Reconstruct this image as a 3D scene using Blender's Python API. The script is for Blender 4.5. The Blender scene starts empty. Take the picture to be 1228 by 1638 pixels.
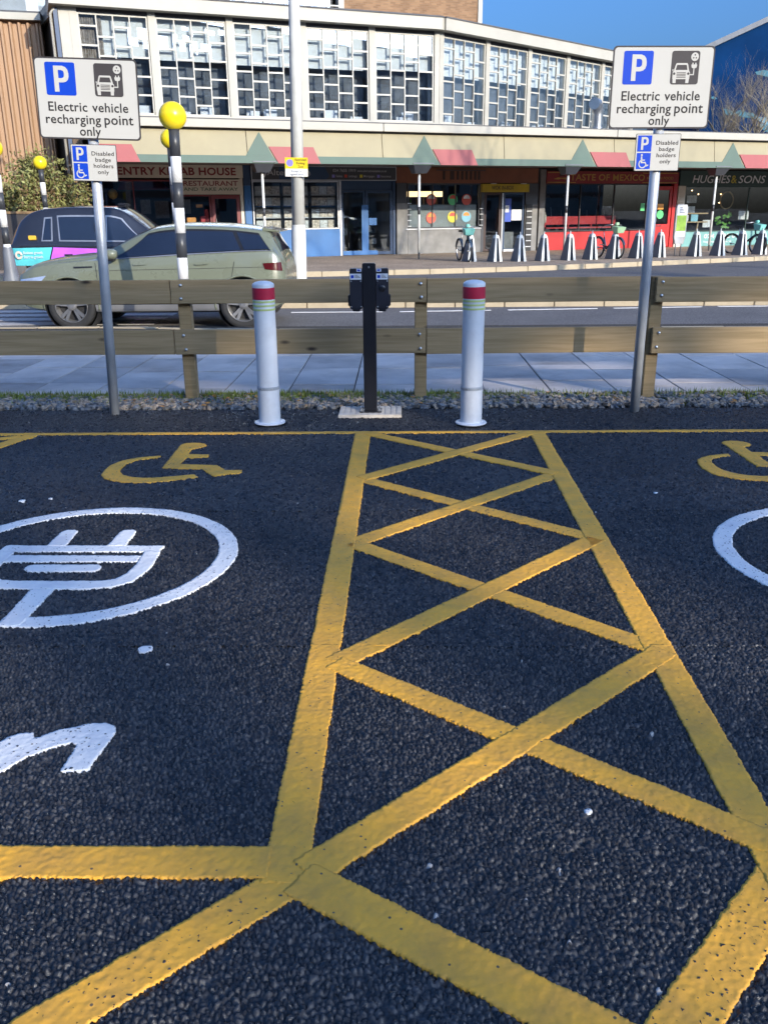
import bpy, bmesh, math, random
import numpy as np
from mathutils import Vector, Matrix

random.seed(7)
rng = np.random.default_rng(11)
scene = bpy.context.scene
COL = scene.collection
R = math.radians

# ------------------------------------------------------------------ camera
PITCH, YAW, ROLL, EYE = R(19.11), R(1.13), R(0.5), 1.58
fwd = Vector((-math.sin(YAW)*math.cos(PITCH), math.cos(YAW)*math.cos(PITCH), -math.sin(PITCH)))
right0 = Vector((math.cos(YAW), math.sin(YAW), 0))
up0 = right0.cross(fwd)
right = right0*math.cos(ROLL) - up0*math.sin(ROLL)
up = up0*math.cos(ROLL) + right0*math.sin(ROLL)
cam_data = bpy.data.cameras.new('camera')
cam_data.sensor_fit = 'HORIZONTAL'
cam_data.sensor_width = 36.0
cam_data.lens = 36.0*1394.0/1228.0
cam_data.clip_start = 0.05
cam_data.clip_end = 3000
cam = bpy.data.objects.new('camera', cam_data)
m = Matrix.Identity(4)
for i in range(3):
    m[i][0], m[i][1], m[i][2] = right[i], up[i], -fwd[i]
m[2][3] = EYE
cam.matrix_world = m
COL.objects.link(cam)
scene.camera = cam

# ------------------------------------------------------------------ sky and sun
SUN_EL, SUN_AZ = R(18.0), R(142.0)          # azimuth clockwise from +Y: behind the camera, to the right
world = bpy.data.worlds.new('World')
scene.world = world
world.use_nodes = True
nt = world.node_tree
nt.nodes.clear()
sky = nt.nodes.new('ShaderNodeTexSky')
sky.sky_type = 'NISHITA'
sky.sun_disc = False
sky.sun_elevation = SUN_EL
sky.sun_rotation = SUN_AZ
sky.altitude = 80
sky.air_density = 1.0
sky.dust_density = 7.0
sky.ozone_density = 9.5
bg = nt.nodes.new('ShaderNodeBackground')
bg.inputs['Strength'].default_value = 0.15
out = nt.nodes.new('ShaderNodeOutputWorld')
nt.links.new(sky.outputs[0], bg.inputs[0])
nt.links.new(bg.outputs[0], out.inputs[0])

sun_data = bpy.data.lights.new('sun', 'SUN')
sun_data.energy = 2.3
sun_data.angle = R(0.45)
sun_data.color = (1.0, 0.90, 0.74)
sun = bpy.data.objects.new('sun', sun_data)
COL.objects.link(sun)
to_sun = Vector((math.sin(SUN_AZ)*math.cos(SUN_EL), math.cos(SUN_AZ)*math.cos(SUN_EL), math.sin(SUN_EL)))
sun.rotation_euler = to_sun.to_track_quat('Z', 'Y').to_euler()
sun.location = (10, -10, 20)

scene.view_settings.view_transform = 'Standard'
scene.view_settings.look = 'None'
scene.view_settings.gamma = 1.0
scene.view_settings.use_curve_mapping = False
scene.view_settings.exposure = 1.22
scene.cycles.use_denoising = True
scene.cycles.max_bounces = 8
scene.cycles.transparent_max_bounces = 24
scene.cycles.caustics_reflective = False
scene.cycles.caustics_refractive = False
scene.cycles.sample_clamp_indirect = 6.0

# ------------------------------------------------------------------ materials
MATS = {}

def nodes_of(name):
    mt = bpy.data.materials.new(name)
    mt.use_nodes = True
    n = mt.node_tree
    b = n.nodes['Principled BSDF']
    return mt, n, b

def mat(name, col, rough=0.6, metal=0.0, var=0.12, vscale=3.0, bump=0.0, bscale=40.0, dirt=0.0, dscale=1.2, spec=0.5, coat=0.0):
    """plain procedural surface: base colour with noise variation, optional dirt blotches and fine bump"""
    if name in MATS:
        return MATS[name]
    mt, n, b = nodes_of(name)
    L = n.links
    geo = n.nodes.new('ShaderNodeNewGeometry')
    no = n.nodes.new('ShaderNodeTexNoise')
    no.inputs['Scale'].default_value = vscale
    no.inputs['Detail'].default_value = 5
    L.new(geo.outputs['Position'], no.inputs['Vector'])
    ramp = n.nodes.new('ShaderNodeMapRange')
    ramp.inputs[1].default_value = 0.3
    ramp.inputs[2].default_value = 0.7
    ramp.inputs[3].default_value = 1.0-var
    ramp.inputs[4].default_value = 1.0+var
    L.new(no.outputs['Fac'], ramp.inputs[0])
    mul = n.nodes.new('ShaderNodeVectorMath')
    mul.operation = 'SCALE'
    mul.inputs[0].default_value = col[:3]
    L.new(ramp.outputs[0], mul.inputs['Scale'])
    last = mul.outputs[0]
    if dirt > 0:
        d = n.nodes.new('ShaderNodeTexNoise')
        d.inputs['Scale'].default_value = dscale
        d.inputs['Detail'].default_value = 8
        d.inputs['Roughness'].default_value = 0.7
        L.new(geo.outputs['Position'], d.inputs['Vector'])
        dr = n.nodes.new('ShaderNodeMapRange')
        dr.inputs[1].default_value = 0.5
        dr.inputs[2].default_value = 0.72
        dr.inputs[4].default_value = dirt
        L.new(d.outputs['Fac'], dr.inputs[0])
        mx = n.nodes.new('ShaderNodeMix')
        mx.data_type = 'RGBA'
        L.new(dr.outputs[0], mx.inputs[0])
        L.new(last, mx.inputs[6])
        mx.inputs[7].default_value = (col[0]*0.35, col[1]*0.32, col[2]*0.28, 1)
        last = mx.outputs[2]
    L.new(last, b.inputs['Base Color'])
    rr = n.nodes.new('ShaderNodeMapRange')
    rr.inputs[3].default_value = max(0.02, rough-0.07)
    rr.inputs[4].default_value = min(1, rough+0.07)
    L.new(no.outputs['Fac'], rr.inputs[0])
    L.new(rr.outputs[0], b.inputs['Roughness'])
    b.inputs['Metallic'].default_value = metal
    b.inputs['Specular IOR Level'].default_value = spec
    if coat:
        b.inputs['Coat Weight'].default_value = coat
        b.inputs['Coat Roughness'].default_value = 0.05
    if bump > 0:
        n2 = n.nodes.new('ShaderNodeTexNoise')
        n2.inputs['Scale'].default_value = bscale
        n2.inputs['Detail'].default_value = 4
        L.new(geo.outputs['Position'], n2.inputs['Vector'])
        bp = n.nodes.new('ShaderNodeBump')
        bp.inputs['Strength'].default_value = bump
        bp.inputs['Distance'].default_value = 0.01
        L.new(n2.outputs['Fac'], bp.inputs['Height'])
        L.new(bp.outputs[0], b.inputs['Normal'])
    MATS[name] = mt
    return mt

def emit_mat(name, col, strength):
    mt, n, b = nodes_of(name)
    b.inputs['Base Color'].default_value = (*col, 1)
    b.inputs['Emission Color'].default_value = (*col, 1)
    b.inputs['Emission Strength'].default_value = strength
    MATS[name] = mt
    return mt

def glass_mat(name, tint=(0.9, 0.93, 0.95), base=0.05, rough=0.01, power=5.0):
    mt = bpy.data.materials.new(name)
    mt.use_nodes = True
    n = mt.node_tree
    n.nodes.clear()
    L = n.links
    o = n.nodes.new('ShaderNodeOutputMaterial')
    mix = n.nodes.new('ShaderNodeMixShader')
    tr = n.nodes.new('ShaderNodeBsdfTransparent')
    tr.inputs[0].default_value = (*tint, 1)
    gl = n.nodes.new('ShaderNodeBsdfGlossy')
    gl.inputs['Roughness'].default_value = rough
    gl.inputs[0].default_value = (0.95, 0.97, 1, 1)
    lw = n.nodes.new('ShaderNodeLayerWeight')
    lw.inputs[0].default_value = 0.5
    pw = n.nodes.new('ShaderNodeMath')
    pw.operation = 'POWER'
    pw.inputs[1].default_value = power
    L.new(lw.outputs['Facing'], pw.inputs[0])
    mr = n.nodes.new('ShaderNodeMapRange')
    mr.inputs[3].default_value = base
    mr.inputs[4].default_value = 1.0
    L.new(pw.outputs[0], mr.inputs[0])
    L.new(mr.outputs[0], mix.inputs[0])
    L.new(tr.outputs[0], mix.inputs[1])
    L.new(gl.outputs[0], mix.inputs[2])
    L.new(mix.outputs[0], o.inputs[0])
    MATS[name] = mt
    return mt

def asphalt_mat(name, base, stone_scale, var, bump, dist, chip=0.0, rough=0.7, patch=0.15, spec=0.5):
    mt, n, b = nodes_of(name)
    L = n.links
    geo = n.nodes.new('ShaderNodeNewGeometry')
    # warp so that the stones are not regular cells
    wn = n.nodes.new('ShaderNodeTexNoise')
    wn.inputs['Scale'].default_value = stone_scale*0.6
    wn.inputs['Detail'].default_value = 2
    L.new(geo.outputs['Position'], wn.inputs['Vector'])
    wm = n.nodes.new('ShaderNodeVectorMath')
    wm.operation = 'MULTIPLY_ADD'
    wm.inputs[1].default_value = (0.9/stone_scale,)*3
    L.new(wn.outputs['Color'], wm.inputs[0])
    L.new(geo.outputs['Position'], wm.inputs[2])
    vo = n.nodes.new('ShaderNodeTexVoronoi')
    vo.inputs['Scale'].default_value = stone_scale
    vo.inputs['Randomness'].default_value = 1.0
    L.new(wm.outputs[0], vo.inputs['Vector'])
    vo2 = n.nodes.new('ShaderNodeTexVoronoi')
    vo2.inputs['Scale'].default_value = stone_scale*2.3
    L.new(wm.outputs[0], vo2.inputs['Vector'])
    big = n.nodes.new('ShaderNodeTexNoise')
    big.inputs['Scale'].default_value = 0.9
    big.inputs['Detail'].default_value = 6
    big.inputs['Roughness'].default_value = 0.65
    L.new(geo.outputs['Position'], big.inputs['Vector'])
    sep = n.nodes.new('ShaderNodeSeparateColor')
    L.new(vo.outputs['Color'], sep.inputs[0])
    mr = n.nodes.new('ShaderNodeMapRange')           # per stone brightness
    mr.inputs[3].default_value = 1-var
    mr.inputs[4].default_value = 1+var*1.6
    L.new(sep.outputs[0], mr.inputs[0])
    mr2 = n.nodes.new('ShaderNodeMapRange')          # slow patches
    mr2.inputs[1].default_value = 0.3
    mr2.inputs[2].default_value = 0.7
    mr2.inputs[3].default_value = 1-patch
    mr2.inputs[4].default_value = 1+patch
    L.new(big.outputs['Fac'], mr2.inputs[0])
    mm = n.nodes.new('ShaderNodeMath')
    mm.operation = 'MULTIPLY'
    L.new(mr.outputs[0], mm.inputs[0])
    L.new(mr2.outputs[0], mm.inputs[1])
    # dark bitumen in the pits between stones
    pit = n.nodes.new('ShaderNodeMapRange')
    pit.inputs[1].default_value = 0.35
    pit.inputs[2].default_value = 0.75
    pit.inputs[3].default_value = 1.0
    pit.inputs[4].default_value = 0.45
    L.new(vo.outputs['Distance'], pit.inputs[0])
    mm2 = n.nodes.new('ShaderNodeMath')
    mm2.operation = 'MULTIPLY'
    L.new(mm.outputs[0], mm2.inputs[0])
    L.new(pit.outputs[0], mm2.inputs[1])
    sc = n.nodes.new('ShaderNodeVectorMath')
    sc.operation = 'SCALE'
    sc.inputs[0].default_value = base
    L.new(mm2.outputs[0], sc.inputs['Scale'])
    last = sc.outputs[0]
    if chip > 0:
        gt = n.nodes.new('ShaderNodeMath')
        gt.operation = 'GREATER_THAN'
        gt.inputs[1].default_value = 1-chip
        sep2 = n.nodes.new('ShaderNodeSeparateColor')
        L.new(vo2.outputs['Color'], sep2.inputs[0])
        L.new(sep2.outputs[1], gt.inputs[0])
        mx = n.nodes.new('ShaderNodeMix')
        mx.data_type = 'RGBA'
        L.new(gt.outputs[0], mx.inputs[0])
        L.new(last, mx.inputs[6])
        mx.inputs[7].default_value = (0.42, 0.40, 0.37, 1)
        last = mx.outputs[2]
    L.new(last, b.inputs['Base Color'])
    rr = n.nodes.new('ShaderNodeMapRange')
    rr.inputs[3].default_value = rough-0.15
    rr.inputs[4].default_value = rough+0.15
    L.new(sep.outputs[2], rr.inputs[0])
    L.new(rr.outputs[0], b.inputs['Roughness'])
    b.inputs['Specular IOR Level'].default_value = spec
    # relief: rounded stones plus finer grit
    inv = n.nodes.new('ShaderNodeMath')
    inv.operation = 'MULTIPLY_ADD'
    inv.inputs[1].default_value = -1.0
    L.new(vo.outputs['Distance'], inv.inputs[0])
    rnd = n.nodes.new('ShaderNodeMath')
    rnd.operation = 'MULTIPLY'
    rnd.inputs[1].default_value = 0.9
    L.new(sep.outputs[1], rnd.inputs[0])
    L.new(rnd.outputs[0], inv.inputs[2])
    add = n.nodes.new('ShaderNodeMath')
    add.operation = 'MULTIPLY_ADD'
    add.inputs[1].default_value = -0.35
    L.new(vo2.outputs['Distance'], add.inputs[0])
    L.new(inv.outputs[0], add.inputs[2])
    bp = n.nodes.new('ShaderNodeBump')
    bp.inputs['Strength'].default_value = bump
    bp.inputs['Distance'].default_value = dist
    L.new(add.outputs[0], bp.inputs['Height'])
    L.new(bp.outputs[0], b.inputs['Normal'])
    MATS[name] = mt
    return mt

def paint_mat(name, col, worn, wear=0.5):
    """thermoplastic road marking laid over rough asphalt: soft relief of the stones below, pits, drag marks"""
    mt, n, b = nodes_of(name)
    L = n.links
    geo = n.nodes.new('ShaderNodeNewGeometry')
    oi = n.nodes.new('ShaderNodeObjectInfo')
    n1 = n.nodes.new('ShaderNodeTexNoise')
    n1.inputs['Scale'].default_value = 9
    n1.inputs['Detail'].default_value = 8
    n1.inputs['Roughness'].default_value = 0.7
    L.new(geo.outputs['Position'], n1.inputs['Vector'])
    n2 = n.nodes.new('ShaderNodeTexNoise')
    n2.inputs['Scale'].default_value = 55
    n2.inputs['Detail'].default_value = 3
    L.new(geo.outputs['Position'], n2.inputs['Vector'])
    mr = n.nodes.new('ShaderNodeMapRange')
    mr.inputs[1].default_value = 0.35
    mr.inputs[2].default_value = 0.75
    mr.inputs[4].default_value = wear
    L.new(n1.outputs['Fac'], mr.inputs[0])
    mx = n.nodes.new('ShaderNodeMix')
    mx.data_type = 'RGBA'
    mx.inputs[6].default_value = (*col, 1)
    mx.inputs[7].default_value = (*worn, 1)
    L.new(mr.outputs[0], mx.inputs[0])
    n3 = n.nodes.new('ShaderNodeTexNoise')
    n3.inputs['Scale'].default_value = 3.2
    n3.inputs['Detail'].default_value = 9
    n3.inputs['Roughness'].default_value = 0.72
    n3.inputs['Distortion'].default_value = 0.8
    L.new(geo.outputs['Position'], n3.inputs['Vector'])
    r3 = n.nodes.new('ShaderNodeMapRange')
    r3.inputs[1].default_value = 0.48
    r3.inputs[2].default_value = 0.78
    r3.inputs[4].default_value = 0.42
    L.new(n3.outputs['Fac'], r3.inputs[0])
    mx3 = n.nodes.new('ShaderNodeMix')
    mx3.data_type = 'RGBA'
    L.new(r3.outputs[0], mx3.inputs[0])
    L.new(mx.outputs[2], mx3.inputs[6])
    mx3.inputs[7].default_value = (worn[0]*0.5, worn[1]*0.5, worn[2]*0.7, 1)
    mx = mx3
    # small pinholes showing the tar
    vo = n.nodes.new('ShaderNodeTexVoronoi')
    vo.inputs['Scale'].default_value = 75
    L.new(geo.outputs['Position'], vo.inputs['Vector'])
    sp = n.nodes.new('ShaderNodeSeparateColor')
    L.new(vo.outputs['Color'], sp.inputs[0])
    g1 = n.nodes.new('ShaderNodeMath')
    g1.operation = 'GREATER_THAN'
    g1.inputs[1].default_value = 0.965
    L.new(sp.outputs[0], g1.inputs[0])
    g2 = n.nodes.new('ShaderNodeMath')
    g2.operation = 'LESS_THAN'
    g2.inputs[1].default_value = 0.28
    L.new(vo.outputs['Distance'], g2.inputs[0])
    g3 = n.nodes.new('ShaderNodeMath')
    g3.operation = 'MULTIPLY'
    L.new(g1.outputs[0], g3.inputs[0])
    L.new(g2.outputs[0], g3.inputs[1])
    mx2 = n.nodes.new('ShaderNodeMix')
    mx2.data_type = 'RGBA'
    L.new(g3.outputs[0], mx2.inputs[0])
    L.new(mx.outputs[2], mx2.inputs[6])
    mx2.inputs[7].default_value = (0.12, 0.09, 0.05, 1)
    L.new(mx2.outputs[2], b.inputs['Base Color'])
    b.inputs['Roughness'].default_value = 0.62
    # relief
    v2 = n.nodes.new('ShaderNodeTexVoronoi')
    v2.feature = 'SMOOTH_F1'
    v2.inputs['Scale'].default_value = 60
    L.new(geo.outputs['Position'], v2.inputs['Vector'])
    ad = n.nodes.new('ShaderNodeMath')
    ad.operation = 'MULTIPLY_ADD'
    ad.inputs[1].default_value = -0.5
    L.new(v2.outputs['Distance'], ad.inputs[0])
    L.new(n2.outputs['Fac'], ad.inputs[2])
    bp = n.nodes.new('ShaderNodeBump')
    bp.inputs['Strength'].default_value = 0.35
    bp.inputs['Distance'].default_value = 0.004
    L.new(ad.outputs[0], bp.inputs['Height'])
    L.new(bp.outputs[0], b.inputs['Normal'])
    MATS[name] = mt
    return mt

def wood_mat(name, col, dark):
    mt, n, b = nodes_of(name)
    L = n.links
    tc = n.nodes.new('ShaderNodeTexCoord')
    oi = n.nodes.new('ShaderNodeObjectInfo')
    off = n.nodes.new('ShaderNodeVectorMath')
    off.operation = 'MULTIPLY_ADD'
    off.inputs[1].default_value = (1, 1, 1)
    rr = n.nodes.new('ShaderNodeVectorMath')
    rr.operation = 'SCALE'
    rr.inputs[0].default_value = (13.0, 7.0, 5.0)
    L.new(oi.outputs['Random'], rr.inputs['Scale'])
    L.new(tc.outputs['Object'], off.inputs[0])
    L.new(rr.outputs[0], off.inputs[2])
    mp = n.nodes.new('ShaderNodeMapping')
    mp.inputs['Scale'].default_value = (1.2, 14, 26)
    L.new(off.outputs[0], mp.inputs[0])
    g = n.nodes.new('ShaderNodeTexNoise')
    g.inputs['Scale'].default_value = 1.6
    g.inputs['Detail'].default_value = 8
    g.inputs['Distortion'].default_value = 0.6
    L.new(mp.outputs[0], g.inputs['Vector'])
    big = n.nodes.new('ShaderNodeTexNoise')
    big.inputs['Scale'].default_value = 2.0
    big.inputs['Detail'].default_value = 4
    L.new(off.outputs[0], big.inputs['Vector'])
    ml = n.nodes.new('ShaderNodeMapRange')
    ml.inputs[1].default_value = 0.35
    ml.inputs[2].default_value = 0.68
    L.new(g.outputs['Fac'], ml.inputs[0])
    mx = n.nodes.new('ShaderNodeMix')
    mx.data_type = 'RGBA'
    mx.inputs[6].default_value = (*col, 1)
    mx.inputs[7].default_value = (col[0]*0.72, col[1]*0.72, col[2]*0.66, 1)
    L.new(ml.outputs[0], mx.inputs[0])
    # knots
    mk = n.nodes.new('ShaderNodeMapping')
    mk.inputs['Scale'].default_value = (3.2, 0.01, 8.5)
    L.new(off.outputs[0], mk.inputs[0])
    vk = n.nodes.new('ShaderNodeTexVoronoi')
    vk.inputs['Scale'].default_value = 1.0
    L.new(mk.outputs[0], vk.inputs['Vector'])
    kn = n.nodes.new('ShaderNodeMapRange')
    kn.inputs[1].default_value = 0.06
    kn.inputs[2].default_value = 0.20
    kn.inputs[3].default_value = 1.0
    kn.inputs[4].default_value = 0.0
    L.new(vk.outputs['Distance'], kn.inputs[0])
    sk = n.nodes.new('ShaderNodeSeparateColor')
    L.new(vk.outputs['Color'], sk.inputs[0])
    gk = n.nodes.new('ShaderNodeMath')
    gk.operation = 'GREATER_THAN'
    gk.inputs[1].default_value = 0.55
    L.new(sk.outputs[0], gk.inputs[0])
    kk = n.nodes.new('ShaderNodeMath')
    kk.operation = 'MULTIPLY'
    L.new(kn.outputs[0], kk.inputs[0])
    L.new(gk.outputs[0], kk.inputs[1])
    mx2 = n.nodes.new('ShaderNodeMix')
    mx2.data_type = 'RGBA'
    L.new(kk.outputs[0], mx2.inputs[0])
    L.new(mx.outputs[2], mx2.inputs[6])
    mx2.inputs[7].default_value = (*dark, 1)
    L.new(mx2.outputs[2], b.inputs['Base Color'])
    b.inputs['Roughness'].default_value = 0.8
    bp = n.nodes.new('ShaderNodeBump')
    bp.inputs['Strength'].default_value = 0.3
    bp.inputs['Distance'].default_value = 0.004
    L.new(g.outputs['Fac'], bp.inputs['Height'])
    L.new(bp.outputs[0], b.inputs['Normal'])
    MATS[name] = mt
    return mt

def brick_mat(name, c1, c2, mortar, scale=1.0):
    mt, n, b = nodes_of(name)
    L = n.links
    tc = n.nodes.new('ShaderNodeTexCoord')
    sx = n.nodes.new('ShaderNodeSeparateXYZ')
    L.new(tc.outputs['Object'], sx.inputs[0])
    ad = n.nodes.new('ShaderNodeMath')
    L.new(sx.outputs[0], ad.inputs[0])
    L.new(sx.outputs[1], ad.inputs[1])
    cb = n.nodes.new('ShaderNodeCombineXYZ')
    L.new(ad.outputs[0], cb.inputs[0])
    L.new(sx.outputs[2], cb.inputs[1])
    br = n.nodes.new('ShaderNodeTexBrick')
    br.inputs['Scale'].default_value = 4.4*scale
    br.inputs['Color1'].default_value = (*c1, 1)
    br.inputs['Color2'].default_value = (*c2, 1)
    br.inputs['Mortar'].default_value = (*mortar, 1)
    br.inputs['Mortar Size'].default_value = 0.02
    br.inputs['Row Height'].default_value = 0.3
    br.inputs['Brick Width'].default_value = 1.0
    L.new(cb.outputs[0], br.inputs['Vector'])
    no = n.nodes.new('ShaderNodeTexNoise')
    no.inputs['Scale'].default_value = 1.2
    no.inputs['Detail'].default_value = 8
    L.new(tc.outputs['Object'], no.inputs['Vector'])
    mr = n.nodes.new('ShaderNodeMapRange')
    mr.inputs[3].default_value = 0.65
    mr.inputs[4].default_value = 1.3
    L.new(no.outputs['Fac'], mr.inputs[0])
    sc = n.nodes.new('ShaderNodeVectorMath')
    sc.operation = 'SCALE'
    L.new(br.outputs['Color'], sc.inputs[0])
    L.new(mr.outputs[0], sc.inputs['Scale'])
    L.new(sc.outputs[0], b.inputs['Base Color'])
    b.inputs['Roughness'].default_value = 0.85
    bp = n.nodes.new('ShaderNodeBump')
    bp.inputs['Strength'].default_value = 0.4
    bp.inputs['Distance'].default_value = 0.01
    L.new(br.outputs['Fac'], bp.inputs['Height'])
    bp.invert = True
    L.new(bp.outputs[0], b.inputs['Normal'])
    MATS[name] = mt
    return mt

asphalt_mat('new_asphalt', (0.028, 0.0285, 0.031), 75, 0.6, 1.0, 0.022, chip=0.004, rough=0.55, patch=0.25, spec=0.6)
def stone_mat(name, base, var, rough):
    mt, n, b = nodes_of(name)
    L = n.links
    at = n.nodes.new('ShaderNodeAttribute')
    at.attribute_name = 'stone'
    geo = n.nodes.new('ShaderNodeNewGeometry')
    big = n.nodes.new('ShaderNodeTexNoise')
    big.inputs['Scale'].default_value = 1.1
    big.inputs['Detail'].default_value = 6
    L.new(geo.outputs['Position'], big.inputs['Vector'])
    fine = n.nodes.new('ShaderNodeTexNoise')
    fine.inputs['Scale'].default_value = 420
    fine.inputs['Detail'].default_value = 3
    L.new(geo.outputs['Position'], fine.inputs['Vector'])
    mr = n.nodes.new('ShaderNodeMapRange')
    mr.inputs[3].default_value = 1-var
    mr.inputs[4].default_value = 1+var
    L.new(at.outputs['Fac'], mr.inputs[0])
    m2 = n.nodes.new('ShaderNodeMapRange')
    m2.inputs[1].default_value = 0.3
    m2.inputs[2].default_value = 0.7
    m2.inputs[3].default_value = 0.62
    m2.inputs[4].default_value = 1.4
    L.new(big.outputs['Fac'], m2.inputs[0])
    mm = n.nodes.new('ShaderNodeMath')
    mm.operation = 'MULTIPLY'
    L.new(mr.outputs[0], mm.inputs[0])
    L.new(m2.outputs[0], mm.inputs[1])
    sc = n.nodes.new('ShaderNodeVectorMath')
    sc.operation = 'SCALE'
    sc.inputs[0].default_value = base
    L.new(mm.outputs[0], sc.inputs['Scale'])
    gt = n.nodes.new('ShaderNodeMath')
    gt.operation = 'GREATER_THAN'
    gt.inputs[1].default_value = 0.9993
    L.new(at.outputs['Fac'], gt.inputs[0])
    mx = n.nodes.new('ShaderNodeMix')
    mx.data_type = 'RGBA'
    L.new(gt.outputs[0], mx.inputs[0])
    L.new(sc.outputs[0], mx.inputs[6])
    mx.inputs[7].default_value = (0.40, 0.38, 0.35, 1)
    L.new(mx.outputs[2], b.inputs['Base Color'])
    rr = n.nodes.new('ShaderNodeMapRange')
    rr.inputs[3].default_value = rough-0.12
    rr.inputs[4].default_value = rough+0.12
    L.new(at.outputs['Fac'], rr.inputs[0])
    L.new(rr.outputs[0], b.inputs['Roughness'])
    b.inputs['Specular IOR Level'].default_value = 0.75
    bp = n.nodes.new('ShaderNodeBump')
    bp.inputs['Strength'].default_value = 0.5
    bp.inputs['Distance'].default_value = 0.003
    L.new(fine.outputs['Fac'], bp.inputs['Height'])
    L.new(bp.outputs[0], b.inputs['Normal'])
    MATS[name] = mt
    return mt

stone_mat('stone_asphalt', (0.034, 0.032, 0.031), 0.7, 0.34)
asphalt_mat('road_asphalt', (0.165, 0.155, 0.150), 70, 0.3, 0.6, 0.006, rough=0.75, patch=0.14)
asphalt_mat('far_paving', (0.46, 0.345, 0.245), 30, 0.15, 0.3, 0.005, rough=0.8, patch=0.2)
asphalt_mat('earth', (0.07, 0.06, 0.05), 60, 0.4, 0.7, 0.01, rough=0.9)
paint_mat('yellow_paint', (0.95, 0.46, 0.040), (0.54, 0.29, 0.06), 0.8)
paint_mat('white_paint', (0.84, 0.83, 0.80), (0.64, 0.63, 0.62), 0.45)
paint_mat('old_white_paint', (0.55, 0.54, 0.52), (0.25, 0.25, 0.25), 0.9)
wood_mat('treated_timber', (0.40, 0.28, 0.145), (0.045, 0.028, 0.016))
wood_mat('post_timber', (0.40, 0.27, 0.13), (0.06, 0.035, 0.02))
mat('slab_concrete', (0.62, 0.55, 0.49), 0.85, var=0.16, vscale=2.2, bump=0.25, bscale=120, dirt=0.45, dscale=1.7)
mat('slab_concrete_dark', (0.47, 0.42, 0.38), 0.85, var=0.16, vscale=2.6, bump=0.25, bscale=120, dirt=0.5, dscale=1.5)
mat('kerb_concrete', (0.46, 0.38, 0.26), 0.85, var=0.18, vscale=2.0, bump=0.2, bscale=90, dirt=0.4, dscale=2.0)
mat('pad_concrete', (0.62, 0.55, 0.46), 0.85, var=0.15, vscale=9, bump=0.2, bscale=150, dirt=0.2, dscale=6)
mat('galvanised', (0.52, 0.54, 0.56), 0.42, metal=0.35, var=0.12, vscale=7)
mat('zinc_bolt', (0.62, 0.63, 0.64), 0.35, metal=0.9)
mat('bollard_white', (0.78, 0.79, 0.80), 0.35, var=0.05, vscale=6, dirt=0.2, dscale=5)
mat('bollard_red', (0.55, 0.025, 0.06), 0.35, var=0.08, vscale=12)
mat('bollard_lime', (0.58, 0.66, 0.24), 0.4, var=0.05)
mat('black_steel', (0.012, 0.013, 0.018), 0.32, var=0.2, vscale=10)
mat('black_plastic', (0.016, 0.017, 0.026), 0.42, var=0.2, vscale=10)
mat('label_white', (0.74, 0.75, 0.77), 0.4, var=0.03)
mat('sign_white', (0.50, 0.49, 0.455), 0.7, var=0.03, vscale=2, spec=0.2)
mat('sign_black', (0.03, 0.028, 0.03), 0.6, spec=0.15)
mat('sign_grey', (0.055, 0.05, 0.052), 0.6, spec=0.2)
mat('sign_blue', (0.004, 0.05, 0.46), 0.6, var=0.04, spec=0.2)
mat('sign_back', (0.30, 0.31, 0.32), 0.5, metal=0.3)
mat('sign_yellow', (0.80, 0.58, 0.02), 0.4)
mat('sign_violet', (0.25, 0.22, 0.62), 0.4)
mat('pebble_grey', (0.14, 0.145, 0.15), 0.75, var=0.75, vscale=28)
mat('pebble_brown', (0.30, 0.24, 0.18), 0.75, var=0.45, vscale=28)
mat('grass', (0.16, 0.20, 0.03), 0.7, var=0.45, vscale=9)
mat('fallen_leaf', (0.36, 0.17, 0.04), 0.7, var=0.4, vscale=20)
mat('facade_white', (0.42, 0.395, 0.335), 0.6, var=0.05, vscale=1.5, dirt=0.13, dscale=0.9)
mat('facade_dark', (0.05, 0.045, 0.045), 0.6)
mat('window_white', (0.44, 0.42, 0.365), 0.5, var=0.04)
mat('blind_white', (0.80, 0.79, 0.74), 0.8, var=0.05)
mat('curtain', (0.30, 0.25, 0.20), 0.9, var=0.35, vscale=9)
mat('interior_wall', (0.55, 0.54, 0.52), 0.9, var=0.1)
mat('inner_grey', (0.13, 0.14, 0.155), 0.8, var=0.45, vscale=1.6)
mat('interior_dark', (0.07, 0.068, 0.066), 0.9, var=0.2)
mat('awning_cream', (0.325, 0.28, 0.17), 0.65, var=0.07, vscale=1.3, dirt=0.12, dscale=1.0)
mat('awning_green', (0.085, 0.135, 0.105), 0.65, var=0.08, vscale=1.6, dirt=0.1)
mat('awning_red', (0.34, 0.085, 0.085), 0.65, var=0.08, vscale=1.6, dirt=0.1)
mat('soffit', (0.20, 0.19, 0.18), 0.8)
mat('roof_felt', (0.10, 0.10, 0.105), 0.9, var=0.2)
mat('metal_duct', (0.60, 0.62, 0.63), 0.28, metal=0.9)
mat('lamp_column', (0.66, 0.66, 0.62), 0.5, var=0.08, vscale=4, dirt=0.12, dscale=3)
mat('beacon_yellow', (0.83, 0.63, 0.015), 0.28, var=0.03)
mat('beacon_black', (0.045, 0.047, 0.052), 0.4, var=0.2)
mat('beacon_white', (0.74, 0.73, 0.70), 0.45, dirt=0.1)
mat('beacon_grey', (0.15, 0.16, 0.18), 0.5)
mat('tyre', (0.022, 0.022, 0.023), 0.8)
mat('alloy', (0.46, 0.45, 0.44), 0.3, metal=0.85)
mat('suv_paint', (0.160, 0.176, 0.125), 0.28, var=0.03, coat=0.7)
mat('car_black', (0.014, 0.014, 0.016), 0.35)
mat('car_trim', (0.022, 0.022, 0.024), 0.55)
mat('chrome', (0.75, 0.75, 0.76), 0.15, metal=1.0)
mat('tail_red', (0.07, 0.006, 0.008), 0.12)
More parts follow.
